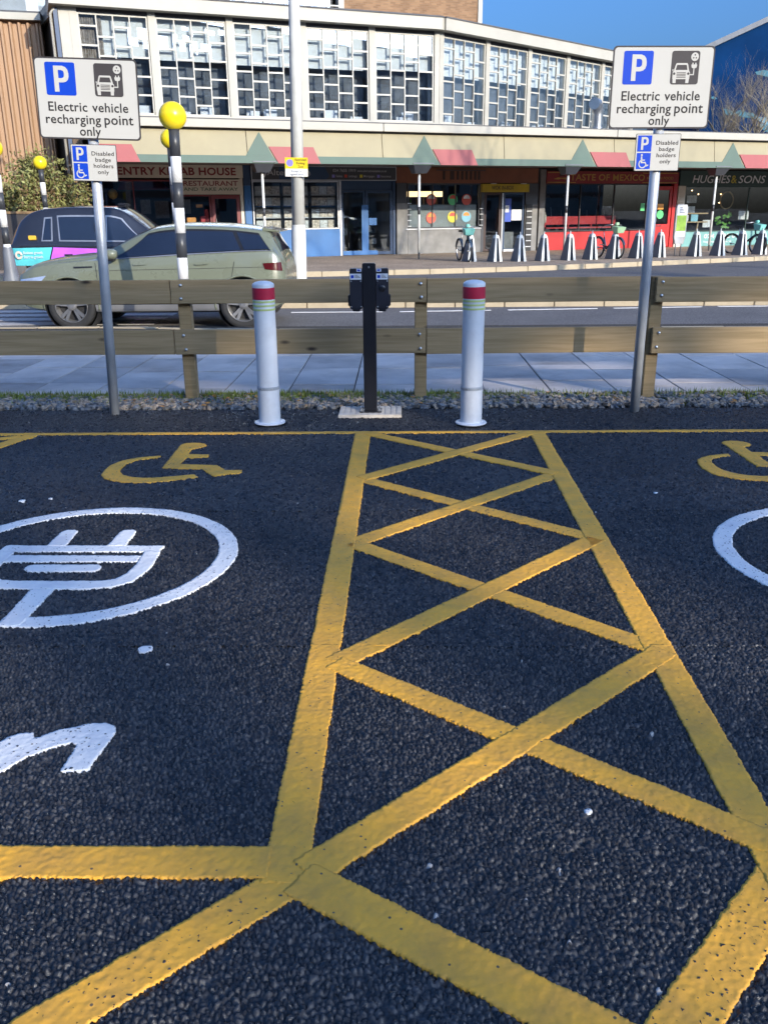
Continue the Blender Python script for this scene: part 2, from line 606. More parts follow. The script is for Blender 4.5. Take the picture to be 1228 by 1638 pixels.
mat('head_lamp', (0.55, 0.62, 0.72), 0.08, metal=0.5)
mat('taxi_black', (0.020, 0.021, 0.028), 0.16, var=0.05, coat=1.0)
mat('taxi_teal', (0.11, 0.55, 0.58), 0.3)
mat('taxi_purple', (0.52, 0.12, 0.70), 0.3)
mat('taxi_grey', (0.17, 0.165, 0.16), 0.5)
mat('amber_lamp', (0.75, 0.48, 0.06), 0.3)
mat('car_glass', (0.012, 0.018, 0.035), 0.04, var=0.1, spec=0.9)
mat('dock_light', (0.58, 0.60, 0.59), 0.4, var=0.06)
mat('dock_side', (0.19, 0.205, 0.225), 0.5, var=0.08)
mat('bike_navy', (0.035, 0.06, 0.10), 0.35)
mat('bike_teal', (0.22, 0.58, 0.50), 0.4)
mat('bike_lime', (0.42, 0.62, 0.36), 0.4)
mat('pale_concrete', (0.50, 0.42, 0.34), 0.8, var=0.1)
mat('bark', (0.20, 0.165, 0.115), 0.9, var=0.3, vscale=6)
mat('bark_pale', (0.36, 0.30, 0.20), 0.9, var=0.3, vscale=6)
mat('bush_leaf', (0.22, 0.22, 0.07), 0.6, var=0.5, vscale=5)
mat('bush_brown', (0.22, 0.14, 0.07), 0.8, var=0.4, vscale=6)
mat('cladding_orange', (0.36, 0.22, 0.125), 0.6, var=0.05, vscale=1.0)
mat('mural_blue', (0.002, 0.024, 0.085), 0.95, var=0.35, vscale=0.35, spec=0.1)
mat('mural_teal', (0.015, 0.13, 0.19), 0.6, var=0.3, vscale=1.0)
mat('mural_pale', (0.10, 0.22, 0.30), 0.6, var=0.2, vscale=1.0)
brick_mat('brown_brick', (0.20, 0.105, 0.05), (0.30, 0.17, 0.085), (0.22, 0.17, 0.12))
brick_mat('dark_brick', (0.11, 0.07, 0.045), (0.15, 0.10, 0.06), (0.14, 0.12, 0.09))
brick_mat('red_brick', (0.30, 0.12, 0.065), (0.38, 0.17, 0.09), (0.3, 0.25, 0.2))
glass_mat('window_glass', (0.92, 0.95, 0.97), base=0.13)
glass_mat('shop_glass', (0.88, 0.91, 0.92), base=0.06)
mat('shop_blue', (0.02, 0.13, 0.36), 0.45, var=0.1, vscale=2)
mat('shop_navy', (0.018, 0.05, 0.115), 0.45, var=0.1)
mat('shop_charcoal', (0.050, 0.053, 0.062), 0.45)
mat('silver_trim', (0.45, 0.45, 0.46), 0.35, metal=0.7)
mat('sign_text_grey', (0.50, 0.51, 0.53), 0.5)
mat('kebab_board', (0.66, 0.62, 0.52), 0.55, var=0.06)
mat('kebab_red', (0.22, 0.025, 0.025), 0.5)
mat('kebab_green', (0.05, 0.12, 0.06), 0.5)
mat('maroon_frame', (0.16, 0.018, 0.02), 0.4)
mat('noodle_brown', (0.24, 0.085, 0.04), 0.5, var=0.12)
mat('noodle_dark', (0.045, 0.02, 0.015), 0.5)
mat('noodle_grey', (0.23, 0.225, 0.215), 0.7, var=0.22, vscale=2.5, dirt=0.3)
mat('frosted_panel', (0.36, 0.38, 0.37), 0.6, var=0.12, vscale=2.5)
mat('shop_yellow', (0.55, 0.40, 0.02), 0.5)
mat('poster_blue', (0.03, 0.08, 0.45), 0.4)
mat('poster_white', (0.75, 0.75, 0.74), 0.5, var=0.2, vscale=12)
mat('mexico_red', (0.50, 0.016, 0.016), 0.4, var=0.1, vscale=2)
mat('mexico_sign_red', (0.26, 0.022, 0.022), 0.45)
mat('mexico_gold', (0.50, 0.30, 0.06), 0.45)
mat('hughes_green', (0.025, 0.055, 0.048), 0.5)
mat('hughes_teal', (0.16, 0.36, 0.35), 0.5, var=0.08)
mat('hughes_gold', (0.55, 0.45, 0.05), 0.5)
mat('light_wood', (0.50, 0.36, 0.20), 0.6)
mat('plant_leaf', (0.12, 0.30, 0.05), 0.5, var=0.3, vscale=8)
mat('sticker_red', (0.65, 0.09, 0.05), 0.4)
mat('sticker_yellow', (0.72, 0.62, 0.05), 0.4)
mat('sticker_cyan', (0.25, 0.55, 0.68), 0.4)
mat('sticker_green', (0.10, 0.55, 0.20), 0.4)
mat('sticker_orange', (0.75, 0.30, 0.04), 0.4)
mat('totem_green', (0.28, 0.45, 0.05), 0.4, var=0.25, vscale=6)
mat('card_photo', (0.70, 0.60, 0.50), 0.5, var=0.5, vscale=14)
emit_mat('warm_bulb', (1.0, 0.62, 0.28), 4.0)
emit_mat('warm_panel', (1.0, 0.70, 0.35), 1.2)

# ------------------------------------------------------------------ mesh helpers
class MB:
    """collects boxes, bars, tubes, prisms; build() links them as ONE mesh object"""
    def __init__(self):
        self.v, self.f = [], []

    def add(self, verts, faces):
        o = len(self.v)
        self.v += [tuple(p) for p in verts]
        self.f += [tuple(i+o for i in f) for f in faces]
        return self

    def box(self, x0, x1, y0, y1, z0, z1):
        return self.add([(x0, y0, z0), (x1, y0, z0), (x1, y1, z0), (x0, y1, z0), (x0, y0, z1), (x1, y0, z1), (x1, y1, z1), (x0, y1, z1)],
                        [(0, 3, 2, 1), (4, 5, 6, 7), (0, 1, 5, 4), (1, 2, 6, 5), (2, 3, 7, 6), (3, 0, 4, 7)])

    def hexa(self, bottom, top):
        """8-corner solid: bottom 4 and top 4 points, both counter-clockwise from above"""
        return self.add(list(bottom)+list(top), [(3, 2, 1, 0), (4, 5, 6, 7), (0, 1, 5, 4), (1, 2, 6, 5), (2, 3, 7, 6), (3, 0, 4, 7)])

    def tube(self, pts, radii, seg=10, caps=True):
        pts = [Vector(p) for p in pts]
        if not hasattr(radii, '__len__'):
            radii = [radii]*len(pts)
        rings = []
        n = len(pts)
        ref = None
        for i in range(n):
            d = (pts[min(i+1, n-1)]-pts[max(i-1, 0)]).normalized()
            if ref is None:
                ref = Vector((0, 0, 1)) if abs(d.z) < 0.9 else Vector((1, 0, 0))
            a = d.cross(ref)
            if a.length < 1e-4:
                a = d.cross(Vector((0, 1, 0)))
            a.normalize()
            b = d.cross(a).normalized()
            ref = a.cross(d)
            rings.append([pts[i]+(a*math.cos(t)+b*math.sin(t))*radii[i] for t in [2*math.pi*k/seg for k in range(seg)]])
        vs = [p for r in rings for p in r]
        fs = []
        for i in range(n-1):
            for k in range(seg):
                k2 = (k+1) % seg
                fs.append((i*seg+k, (i+1)*seg+k, (i+1)*seg+k2, i*seg+k2))
        if caps:
            fs.append(tuple(range(seg)))
            fs.append(tuple((n-1)*seg+k for k in reversed(range(seg))))
        return self.add(vs, fs)

    def lathe(self, prof, seg=24, c=(0, 0, 0), axis='z'):
        vs, fs = [], []
        for (r, h) in prof:
            for k in range(seg):
                t = 2*math.pi*k/seg
                if axis == 'z':
                    p = (c[0]+r*math.cos(t), c[1]+r*math.sin(t), c[2]+h)
                elif axis == 'y':
                    p = (c[0]+r*math.sin(t), c[1]+h, c[2]+r*math.cos(t))
                else:
                    p = (c[0]+h, c[1]+r*math.cos(t), c[2]+r*math.sin(t))
                vs.append(p)
        for i in range(len(prof)-1):
            for k in range(seg):
                k2 = (k+1) % seg
                fs.append((i*seg+k, i*seg+k2, (i+1)*seg+k2, (i+1)*seg+k))
        return self.add(vs, fs)

    def prism(self, poly, lo, hi, plane='xy'):
        """extrude a 2D outline; plane xy -> along z, xz -> along y (lo is the camera side), yz -> along x"""
        n = len(poly)
        a = sum(poly[i][0]*poly[(i+1) % n][1]-poly[(i+1) % n][0]*poly[i][1] for i in range(n))
        if a < 0:
            poly = poly[::-1]
        def P(p, h):
            if plane == 'xy':
                return (p[0], p[1], h)
            if plane == 'xz':
                return (p[0], h, p[1])
            return (h, p[0], p[1])
        vs = [P(p, lo) for p in poly]+[P(p, hi) for p in poly]
        fs = [tuple(range(n)), tuple(reversed(range(n, 2*n)))] + [(i, n+i, n+(i+1) % n, (i+1) % n) for i in range(n)]
        if plane != 'xz':
            fs = [tuple(reversed(f)) for f in fs]
        return self.add(vs, fs)

    def mesh(self, name, material, smooth=False, bevel=0.0, fix=False):
        me = bpy.data.meshes.new(name)
        me.from_pydata(self.v, [], self.f)
        if bevel > 0 or fix:
            bm = bmesh.new()
            bm.from_mesh(me)
            if fix:
                bmesh.ops.recalc_face_normals(bm, faces=bm.faces)
            if bevel > 0:
                bmesh.ops.bevel(bm, geom=list(bm.edges), offset=bevel, segments=2, affect='EDGES', clamp_overlap=True)
            bm.to_mesh(me)
            bm.free()
        if smooth:
            me.polygons.foreach_set('use_smooth', [True]*len(me.polygons))
        for mm in (material if isinstance(material, (list, tuple)) else [material]):
            me.materials.append(MATS[mm])
        me.update()
        return me

    def build(self, name, material, parent=None, smooth=False, bevel=0.0, loc=None, rot=None, fix=False, auto=None):
        me = self.mesh(name, material, smooth, bevel, fix)
        if auto:
            me.polygons.foreach_set('use_smooth', [True]*len(me.polygons))
            me.set_sharp_from_angle(angle=R(auto))
        return link(name, me, parent, loc, rot)

def link(name, me, parent=None, loc=None, rot=None):
    o = bpy.data.objects.new(name, me)
    COL.objects.link(o)
    if parent is not None:
        o.parent = parent
    if loc is not None:
        o.location = loc
    if rot is not None:
        o.rotation_euler = rot
    return o

def tag(o, label=None, cat=None, group=None, kind=None):
    if label:
        o['label'] = label
    if cat:
        o['category'] = cat
    if group:
        o['group'] = group
    if kind:
        o['kind'] = kind
    return o

def thing(name, label, cat, loc=(0, 0, 0), rz=0.0, group=None):
    o = bpy.data.objects.new(name, None)
    o.empty_display_size = 0.2
    COL.objects.link(o)
    o.location = loc
    o.rotation_euler = (0, 0, rz)
    return tag(o, label, cat, group)

def copy_thing(src, loc, rz=None, label=None):
    r = src.copy()
    COL.objects.link(r)
    r.location = loc
    if rz is not None:
        r.rotation_euler = (0, 0, rz)
    if label:
        r['label'] = label
    for ch in src.children:
        c = ch.copy()
        COL.objects.link(c)
        c.parent = r
        for gch in ch.children:
            d = gch.copy()
            COL.objects.link(d)
            d.parent = c
    return r

_txt = {}
def text_mesh(s, size, bold=0.0, align='CENTER', shear=0.0, spacing=1.0, depth=0.001):
    cu = bpy.data.curves.new('text', 'FONT')
    cu.body = s
    cu.size = size
    cu.align_x = align
    cu.align_y = 'BOTTOM_BASELINE' if 'BOTTOM_BASELINE' in cu.bl_rna.properties['align_y'].enum_items else 'TOP_BASELINE'
    cu.offset = bold*size
    cu.shear = shear
    cu.space_character = spacing
    cu.extrude = depth/2
    cu.resolution_u = 3
    ob = bpy.data.objects.new('text', cu)
    COL.objects.link(ob)
    dg = bpy.context.evaluated_depsgraph_get()
    me = bpy.data.meshes.new_from_object(ob.evaluated_get(dg))
    bpy.data.objects.remove(ob)
    bpy.data.curves.remove(cu)
    return me

def text(name, s, size, material, parent, x, y, z, width=None, height=None, bold=0.012, align='CENTER', shear=0.0, spacing=1.0, flat=False, rz=0.0, depth=0.002):
    """lettering facing -Y (or lying flat, facing up); baseline at z; width/height stretch it to a measured size"""
    me = text_mesh(s, size, bold, align, shear, spacing, depth)
    me.name = name
    co = np.empty(len(me.vertices)*3)
    me.vertices.foreach_get('co', co)
    co = co.reshape(-1, 3)
    w = co[:, 0].max()-co[:, 0].min()
    sx = width/w if width else 1.0
    sy = 1.0
    if height:
        sy = height/(co[:, 1].max()-max(co[:, 1].min(), 0) if not height < 0 else 1)
    co[:, 0] *= sx
    co[:, 1] *= sy
    if not flat:
        co = np.stack([co[:, 0], -co[:, 2], co[:, 1]], axis=1)
    me.vertices.foreach_set('co', co.astype(np.float32).ravel())
    me.materials.clear()
    me.materials.append(MATS[material])
    me.update()
    return link(name, me, parent, (x, y, z), (0, 0, rz))

def circle(cx, cz, r, n=28, a0=0.0, a1=360.0):
    return [(cx+r*math.cos(R(a0+(a1-a0)*k/n)), cz+r*math.sin(R(a0+(a1-a0)*k/n))) for k in range(n if abs(a1-a0) >= 359.9 else n+1)]

def arc_band(cx, cz, r0, r1, a0, a1, n=24):
    o = circle(cx, cz, r1, n, a0, a1)
    i = circle(cx, cz, r0, n, a0, a1)
    return o+i[::-1]

def rrect(x0, x1, z0, z1, r, n=5):
    pts = []
    for cx, cz, a in ((x1-r, z1-r, 0), (x0+r, z1-r, 90), (x0+r, z0+r, 180), (x1-r, z0+r, 270)):
        for k in range(n+1):
            t = R(a+90*k/n)
            pts.append((cx+r*math.cos(t), cz+r*math.sin(t)))
    return pts

# ------------------------------------------------------------------ ground, car park, pavements, roads
g = MB().box(-700, 700, -500, 900, -0.9, -0.4).build('ground', 'earth')
tag(g, kind='structure')

car_park = MB().box(-16, 16, -13.5, 7.22, -0.3, -0.016).build('car_park', 'new_asphalt')
tag(car_park, kind='structure')

def mesh_from_grid(name, co, quads, material, attr=None):
    me = bpy.data.meshes.new(name)
    me.vertices.add(len(co))
    me.vertices.foreach_set('co', co.astype(np.float32).ravel())
    me.loops.add(quads.size)
    me.loops.foreach_set('vertex_index', quads.astype(np.int32).ravel())
    me.polygons.add(len(quads))
    me.polygons.foreach_set('loop_start', np.arange(0, quads.size, 4, dtype=np.int32))
    me.update(calc_edges=True)
    if attr is not None:
        at = me.attributes.new('stone', 'FLOAT', 'POINT')
        at.data.foreach_set('value', attr.ravel().astype(np.float32))
    me.polygons.foreach_set('use_smooth', np.ones(len(quads), dtype=bool))
    me.materials.append(MATS[material])
    return link(name, me, car_park)

def blur(a, r):
    for ax in (0, 1):
        p = np.pad(a, [(r+1, r) if k == ax else (0, 0) for k in (0, 1)], mode='edge').cumsum(axis=ax)
        n = a.shape[ax]
        if ax == 0:
            a = (p[2*r+1:2*r+1+n]-p[:n])/(2*r+1)
        else:
            a = (p[:, 2*r+1:2*r+1+n]-p[:, :n])/(2*r+1)
    return a

ZONES = []
CELL = 0.0145
def stone_surface(x0, x1, y0, y1, step, seed):
    """rolled asphalt modelled stone by stone: flat-topped tilted chippings with open pits between them"""
    cell = CELL
    r = np.random.default_rng(seed)
    nx, ny = int((x1-x0)/step)+1, int((y1-y0)/step)+1
    X, Y = np.meshgrid(np.linspace(x0, x1, nx), np.linspace(y0, y1, ny))
    gx, gy = int((x1-x0)/cell)+4, int((y1-y0)/cell)+4
    jx, jy = r.random((gy, gx)), r.random((gy, gx))
    top = r.normal(-0.0010, 0.0014, (gy, gx))
    tx, ty = r.normal(0, 0.28, (gy, gx)), r.normal(0, 0.28, (gy, gx))
    size = r.uniform(0.65, 1.35, (gy, gx))
    idv = r.random((gy, gx))
    cxs, cys = (X-x0)/cell+1.5, (Y-y0)/cell+1.5
    ix, iy = cxs.astype(int), cys.astype(int)
    f1 = np.full(X.shape, 9.0)
    f2 = np.full(X.shape, 9.0)
    hh = np.zeros(X.shape)
    sid = np.zeros(X.shape)
    for dy in (-1, 0, 1):
        for dx in (-1, 0, 1):
            a, b = np.clip(iy+dy, 0, gy-1), np.clip(ix+dx, 0, gx-1)
            ox, oy = cxs-(b+jx[a, b]), cys-(a+jy[a, b])
            d = np.sqrt(ox*ox+oy*oy)/size[a, b]
            h = top[a, b]+(ox*tx[a, b]+oy*ty[a, b])*cell
            near = d < f1
            f2 = np.where(near, f1, np.minimum(f2, d))
            hh = np.where(near, h, hh)
            sid = np.where(near, idv[a, b], sid)
            f1 = np.where(near, d, f1)
    edge = np.clip((f2-f1)/0.40, 0, 1)
    edge = edge*edge*(3-2*edge)
    pit = 0.0125
    Z = -pit+(hh+pit)*edge
    Z = np.minimum(Z, 0.0016)+r.normal(0, 0.0002, Z.shape)
    co = np.stack([X, Y, Z], axis=2).reshape(-1, 3)
    idx = np.arange(nx*ny, dtype=np.int32).reshape(ny, nx)
    quads = np.stack([idx[:-1, :-1], idx[:-1, 1:], idx[1:, 1:], idx[1:, :-1]], axis=2).reshape(-1, 4)
    nz = blur(r.normal(0, 1, Z.shape), max(1, int(0.006/step)))
    nz /= nz.std()
    nz2 = blur(r.normal(0, 1, Z.shape), max(1, int(0.03/step)))
    nz2 /= nz2.std()
    ZONES.append(dict(x0=x0, x1=x1, y0=y0, y1=y1, X=X, Y=Y, Z=Z, Zb=blur(blur(Z, max(1, int(0.005/step))), max(1, int(0.005/step))), n=0.0008*nz+0.0013*nz2, nx=nx, ny=ny))
    return mesh_from_grid('surface_course', co, quads, 'stone_asphalt', sid)

stone_surface(-1.80, 1.75, 0.90, 3.0, 0.0043, 1)
stone_surface(-2.50, 2.60, 2.992, 4.6, 0.0052, 2)
stone_surface(-3.90, 3.90, 4.59, 7.22, 0.0085, 3)
for (xa, xb, ya, yb) in ((-16, -3.9, 4.6, 7.22), (3.9, 16, 4.6, 7.22), (-16, 16, -13.5, 0.90), (-16, -1.8, 0.9, 3.0), (1.75, 16, 0.9, 3.0), (-16, -2.5, 3.0, 4.6), (2.6, 16, 3.0, 4.6)):
    MB().box(xa, xb, ya, yb, -0.0155, -0.001).build('surface_course', 'new_asphalt', car_park)

def sd_line(p0, p1, w):
    p0, p1 = np.array(p0, float), np.array(p1, float)
    d = p1-p0
    L = np.hypot(*d)
    d /= L
    def f(X, Y):
        t = (X-p0[0])*d[0]+(Y-p0[1])*d[1]
        q = np.abs(-(X-p0[0])*d[1]+(Y-p0[1])*d[0])
        return np.maximum(q-w/2, np.maximum(-t, t-L))
    m = w
    return f, (min(p0[0], p1[0])-m, max(p0[0], p1[0])+m, min(p0[1], p1[1])-m, max(p0[1], p1[1])+m)

def sd_poly(pts):
    P = np.array(pts, float)
    def f(X, Y):
        inside = np.zeros(X.shape, bool)
        dist = np.full(X.shape, 9.0)
        for k in range(len(P)):
            a, b = P[k], P[(k+1) % len(P)]
            e = b-a
            l2 = e@e
            if l2 < 1e-12:
                continue
            t = np.clip(((X-a[0])*e[0]+(Y-a[1])*e[1])/l2, 0, 1)
            dist = np.minimum(dist, np.hypot(X-a[0]-t*e[0], Y-a[1]-t*e[1]))
            if a[1] != b[1]:
                c = (a[1] > Y) != (b[1] > Y)
                inside ^= c & (X < (b[0]-a[0])*(Y-a[1])/(b[1]-a[1])+a[0])
        return np.where(inside, -dist, dist)
    return f, (P[:, 0].min()-0.01, P[:, 0].max()+0.01, P[:, 1].min()-0.01, P[:, 1].max()+0.01)

layer = [0]
def marking(name, shape, material, lay=0):
    """thermoplastic following the stones below: soft relief, edges broken by the pits"""
    f, (bx0, bx1, by0, by1) = shape
    first = True
    parts_co, parts_q, base = [], [], 0
    for z in ZONES:
        if bx1 < z['x0'] or bx0 > z['x1'] or by1 < z['y0'] or by0 > z['y1']:
            continue
        xs, ys = z['X'][0], z['Y'][:, 0]
        i0, i1 = max(0, np.searchsorted(xs, bx0)-1), min(z['nx'], np.searchsorted(xs, bx1)+1)
        j0, j1 = max(0, np.searchsorted(ys, by0)-1), min(z['ny'], np.searchsorted(ys, by1)+1)
        if i1-i0 < 2 or j1-j0 < 2:
            continue
        sl = (slice(j0, j1), slice(i0, i1))
        X, Y, Z, Zb = z['X'][sl], z['Y'][sl], z['Z'][sl], z['Zb'][sl]
        s = f(X, Y)-0.0015+z['n'][sl]+np.clip(Zb-Z, -0.004, 0.006)*0.28
        mk = s < 0
        ny, nx = mk.shape
        idx = np.arange(nx*ny).reshape(ny, nx)
        full = mk[:-1, :-1] & mk[:-1, 1:] & mk[1:, 1:] & mk[1:, :-1]
        q = np.stack([idx[:-1, :-1], idx[:-1, 1:], idx[1:, 1:], idx[1:, :-1]], axis=2)[full]
        if len(q) == 0:
            continue
        PZ = 0.0009+0.34*(Zb+0.0035)+0.0004*lay+0.15*z['n'][sl]
        co = np.stack([X, Y, PZ], axis=2).reshape(-1, 3)
        low = np.stack([X, Y, np.minimum(Z, PZ)-0.002], axis=2).reshape(-1, 3)
        e = np.concatenate([q[:, [0, 1]], q[:, [1, 2]], q[:, [2, 3]], q[:, [3, 0]]])
        key = np.sort(e, axis=1)
        key = key[:, 0].astype(np.int64)*(nx*ny)+key[:, 1]
        u, inv, cnt = np.unique(key, return_inverse=True, return_counts=True)
        be = e[cnt[inv] == 1]
        n0 = nx*ny
        # slide the rim onto the true outline so that the edge is not stepped by the grid
        st = z['X'][0, 1]-z['X'][0, 0]
        gy_, gx_ = np.gradient(s, st)
        bv = np.unique(be)
        sv, gxv, gyv = s.ravel()[bv], gx_.ravel()[bv], gy_.ravel()[bv]
        g2 = gxv**2+gyv**2+0.05
        dx_, dy_ = -sv*gxv/g2, -sv*gyv/g2
        lim = np.minimum(1.0, 0.95*st/np.maximum(np.hypot(dx_, dy_), 1e-9))
        for arr in (co, low):
            arr[bv, 0] += dx_*lim
            arr[bv, 1] += dy_*lim
        sk = np.stack([be[:, 1], be[:, 0], be[:, 0]+n0, be[:, 1]+n0], axis=1)
        allq = np.concatenate([q, sk])
        allco = np.concatenate([co, low])
        used, inv2 = np.unique(allq, return_inverse=True)
        parts_co.append(allco[used])
        parts_q.append(inv2.reshape(-1, 4)+base)
        base += len(used)
    if parts_co:
        return mesh_from_grid(name, np.concatenate(parts_co), np.concatenate(parts_q), material)

def jit_line(p0, p1, w, amp=0.0022, step=0.012):
    """outline of a hand-laid stripe with ragged edges"""
    p0, p1 = Vector((p0[0], p0[1])), Vector((p1[0], p1[1]))
    d = p1-p0
    L = d.length
    d.normalize()
    nrm = Vector((-d.y, d.x))
    n = max(3, int(L/step))
    lo, hi = [], []
    ph = rng.uniform(0, 6.3, 4)
    for i in range(n+1):
        t = i/n*L
        slow = 0.0018*math.sin(t*3.1+ph[0])+0.001*math.sin(t*7.7+ph[1])
        slow2 = 0.0018*math.sin(t*2.7+ph[2])+0.001*math.sin(t*8.3+ph[3])
        c = p0+d*t
        hi.append(c+nrm*(w/2+slow+rng.normal(0, amp)))
        lo.append(c-nrm*(w/2+slow2+rng.normal(0, amp)))
    return [tuple(p) for p in lo]+[tuple(p) for p in hi[::-1]]

YL, YR, YTOP, YBOT = -0.285, 0.985, 6.395, 1.80
def ymark(name, p0, p1, w):
    layer[0] += 1
    marking(name, sd_line(p0, p1, w+0.007), 'yellow_paint', layer[0] % 7)
ymark('yellow_line', (-6.0, 6.372), (6.0, 6.428), 0.052)
ymark('yellow_line', (YL-0.007, 1.74), (YL+0.006, 6.38), 0.108)
ymark('yellow_line', (0.955, 1.30), (1.026, 6.40), 0.104)
ymark('yellow_line', (-4.2, 1.805), (-0.338, 1.815), 0.105)
nodes_l = [6.37, 5.20, 4.09, 2.86, 1.78]
nodes_r = [6.39, 5.30, 4.15, 2.955, 1.885]
for i in range(4):
    ymark('hatch_line', (-0.245, nodes_l[i]), (0.985, nodes_r[i+1]), 0.092)
    ymark('hatch_line', (-0.24, nodes_l[i+1]), (0.995, nodes_r[i]), 0.098)
ymark('hatch_line', (-0.255, 1.76), (0.75, 1.10), 0.112)
ymark('hatch_line', (0.99, 1.82), (0.30, 1.04), 0.112)
ymark('hatch_line', (-0.265, 1.765), (-1.05, 1.05), 0.105)
# far corner of the next hatched strip on the left, and its mirror on the right
ymark('hatch_line', (-2.77, 6.36), (-3.05, 5.6), 0.10)
ymark('hatch_line', (-2.84, 6.31), (-4.0, 5.7), 0.075)

def wheelchair(dx):
    arc_o = [(-1.638, 5.756), (-1.72, 5.735), (-1.792, 5.703), (-1.85, 5.66), (-1.888, 5.61), (-1.913, 5.53), (-1.922, 5.42), (-1.905, 5.30), (-1.868, 5.235),
             (-1.80, 5.175), (-1.70, 5.135), (-1.62, 5.126), (-1.549, 5.130), (-1.427, 5.172), (-1.273, 5.235)]
    arc_i = [(-1.315, 5.305), (-1.45, 5.262), (-1.55, 5.232), (-1.62, 5.230), (-1.70, 5.25), (-1.77, 5.30), (-1.808, 5.37), (-1.822, 5.45), (-1.818, 5.545), (-1.795, 5.61), (-1.762, 5.649), (-1.70, 5.685), (-1.646, 5.70)]
    body = [(-1.575, 6.06), (-1.545, 6.095), (-1.502, 6.105), (-1.45, 6.10), (-1.405, 6.07), (-1.388, 6.03), (-1.395, 5.985), (-1.43, 5.955), (-1.464, 5.935), (-1.465, 5.80), (-1.318, 5.782), (-1.310, 5.705), (-1.455, 5.70),
            (-1.458, 5.545), (-1.206, 5.515), (-1.13, 5.395), (-1.024, 5.402), (-1.011, 5.338), (-1.178, 5.262), (-1.285, 5.425), (-1.556, 5.452)]
    marking('wheelchair_symbol', sd_poly([(x+dx, y) for x, y in arc_o+arc_i]), 'yellow_paint')
    marking('wheelchair_symbol', sd_poly([(x+dx, y) for x, y in body]), 'yellow_paint')

wheelchair(0.0)
wheelchair(3.86)

def plug_pieces(dx):
    cx, cy, ro, ri = -1.545+dx, 3.900, 0.748, 0.658
    marking('plug_ring', sd_poly(arc_band(cx, cy, ri, ro, -98, 232, 110)), 'white_paint')
    def pc(pts):
        layer[0] += 1
        marking('plug_piece', sd_poly([(x+dx, y) for x, y in pts]), 'white_paint', 1+layer[0] % 6)
    pc([(-1.985, 4.06), (-1.179, 4.052), (-1.186, 3.972), (-1.985, 3.975)])                       # top bar
    pc([(-1.905, 3.926), (-1.262, 3.918), (-1.262, 3.842), (-1.905, 3.842)])                       # second bar
    pc([(-1.26, 3.978), (-1.181, 3.978), (-1.174, 3.80), (-1.186, 3.69), (-1.22, 3.60), (-1.29, 3.545), (-1.39, 3.526), (-1.72, 3.526), (-1.80, 3.532), (-1.885, 3.56), (-1.945, 3.625), (-1.98, 3.72), (-1.985, 3.978),
        (-1.905, 3.978), (-1.90, 3.75), (-1.87, 3.67), (-1.82, 3.625), (-1.75, 3.612), (-1.36, 3.612), (-1.30, 3.635), (-1.265, 3.70), (-1.252, 3.80)])
    pc(rrect(-1.765, -1.408, 3.722, 3.803, 0.036))
    pc([(-1.775, 4.05), (-1.772, 4.25), (-1.757, 4.275), (-1.715, 4.278), (-1.692, 4.262), (-1.680, 4.05)])
    pc([(-1.468, 4.05), (-1.462, 4.25), (-1.447, 4.275), (-1.405, 4.278), (-1.385, 4.262), (-1.375, 4.05)])
    pc([(-1.640, 3.53), (-1.541, 3.53), (-1.540, 3.24), (-1.545, 3.17), (-1.585, 3.155), (-1.635, 3.17)])   # cord

plug_pieces(0.0)
plug_pieces(3.83)
marking('painted_letter', sd_poly([(-1.268, 2.335), (-1.25, 2.375), (-1.225, 2.392), (-1.18, 2.396), (-1.166, 2.366), (-1.10, 2.412), (-1.02, 2.448), (-0.965, 2.456), (-0.932, 2.44), (-0.917, 2.41),
                              (-0.939, 2.203), (-1.017, 2.194), (-1.016, 2.335), (-1.035, 2.348), (-1.072, 2.332), (-1.15, 2.275), (-1.205, 2.18), (-1.30, 2.18)]), 'white_paint')
marking('paint_spot', sd_poly(circle(-0.978, 2.963, 0.027, 14)), 'white_paint')
for (x, y, s) in [(0.52, 2.02, 0.010), (0.47, 2.24, 0.006), (-2.2, 4.78, 0.02), (-2.05, 4.82, 0.012), (0.70, 2.62, 0.008), (1.5, 4.9, 0.014)]:
    marking('paint_fleck', sd_poly(circle(x, y, s, 9)), 'white_paint')

# soil strip behind the tarmac, gravel and grass on it
soil = MB().box(-16, 16, 7.22, 7.84, -0.3, -0.015).build('soil_strip', 'earth')
tag(soil, kind='structure')

def pebbles(name, n, mats, y0, y1, x0, x1, smin, smax, z):
    base = [(-0.5, -0.4, -0.5), (0.55, -0.35, -0.45), (0.5, 0.5, -0.5), (-0.45, 0.45, -0.5), (-0.35, -0.5, 0.1), (0.45, -0.45, 0.2), (0.42, 0.42, 0.12), (-0.5, 0.35, 0.2), (0.05, 0.0, 0.5)]
    fc = [(0, 3, 2, 1), (0, 1, 5, 4), (1, 2, 6, 5), (2, 3, 7, 6), (3, 0, 4, 7), (4, 5, 8), (5, 6, 8), (6, 7, 8), (7, 4, 8)]
    mb = MB()
    for i in range(n):
        s = random.uniform(smin, smax)
        sx, sy, sz = s*random.uniform(0.7, 1.5), s*random.uniform(0.6, 1.1), s*random.uniform(0.45, 0.8)
        a = random.uniform(0, 6.28)
        ca, sa = math.cos(a), math.sin(a)
        tx, ty = random.uniform(-0.4, 0.4), random.uniform(-0.4, 0.4)
        px, py = random.uniform(x0, x1), random.uniform(y0, y1)
        pz = z+random.uniform(-0.004, 0.016)
        vs = []
        for (x, y, zz) in base:
            x, y, zz = x*sx*random.uniform(0.8, 1.2), y*sy*random.uniform(0.8, 1.2), zz*sz*random.uniform(0.8, 1.2)
            zz += tx*x+ty*y
            vs.append((px+x*ca-y*sa, py+x*sa+y*ca, pz+zz))
        mb.add(vs, fc)
    o = mb.build(name, mats)
    tag(o, kind='stuff')
    return o

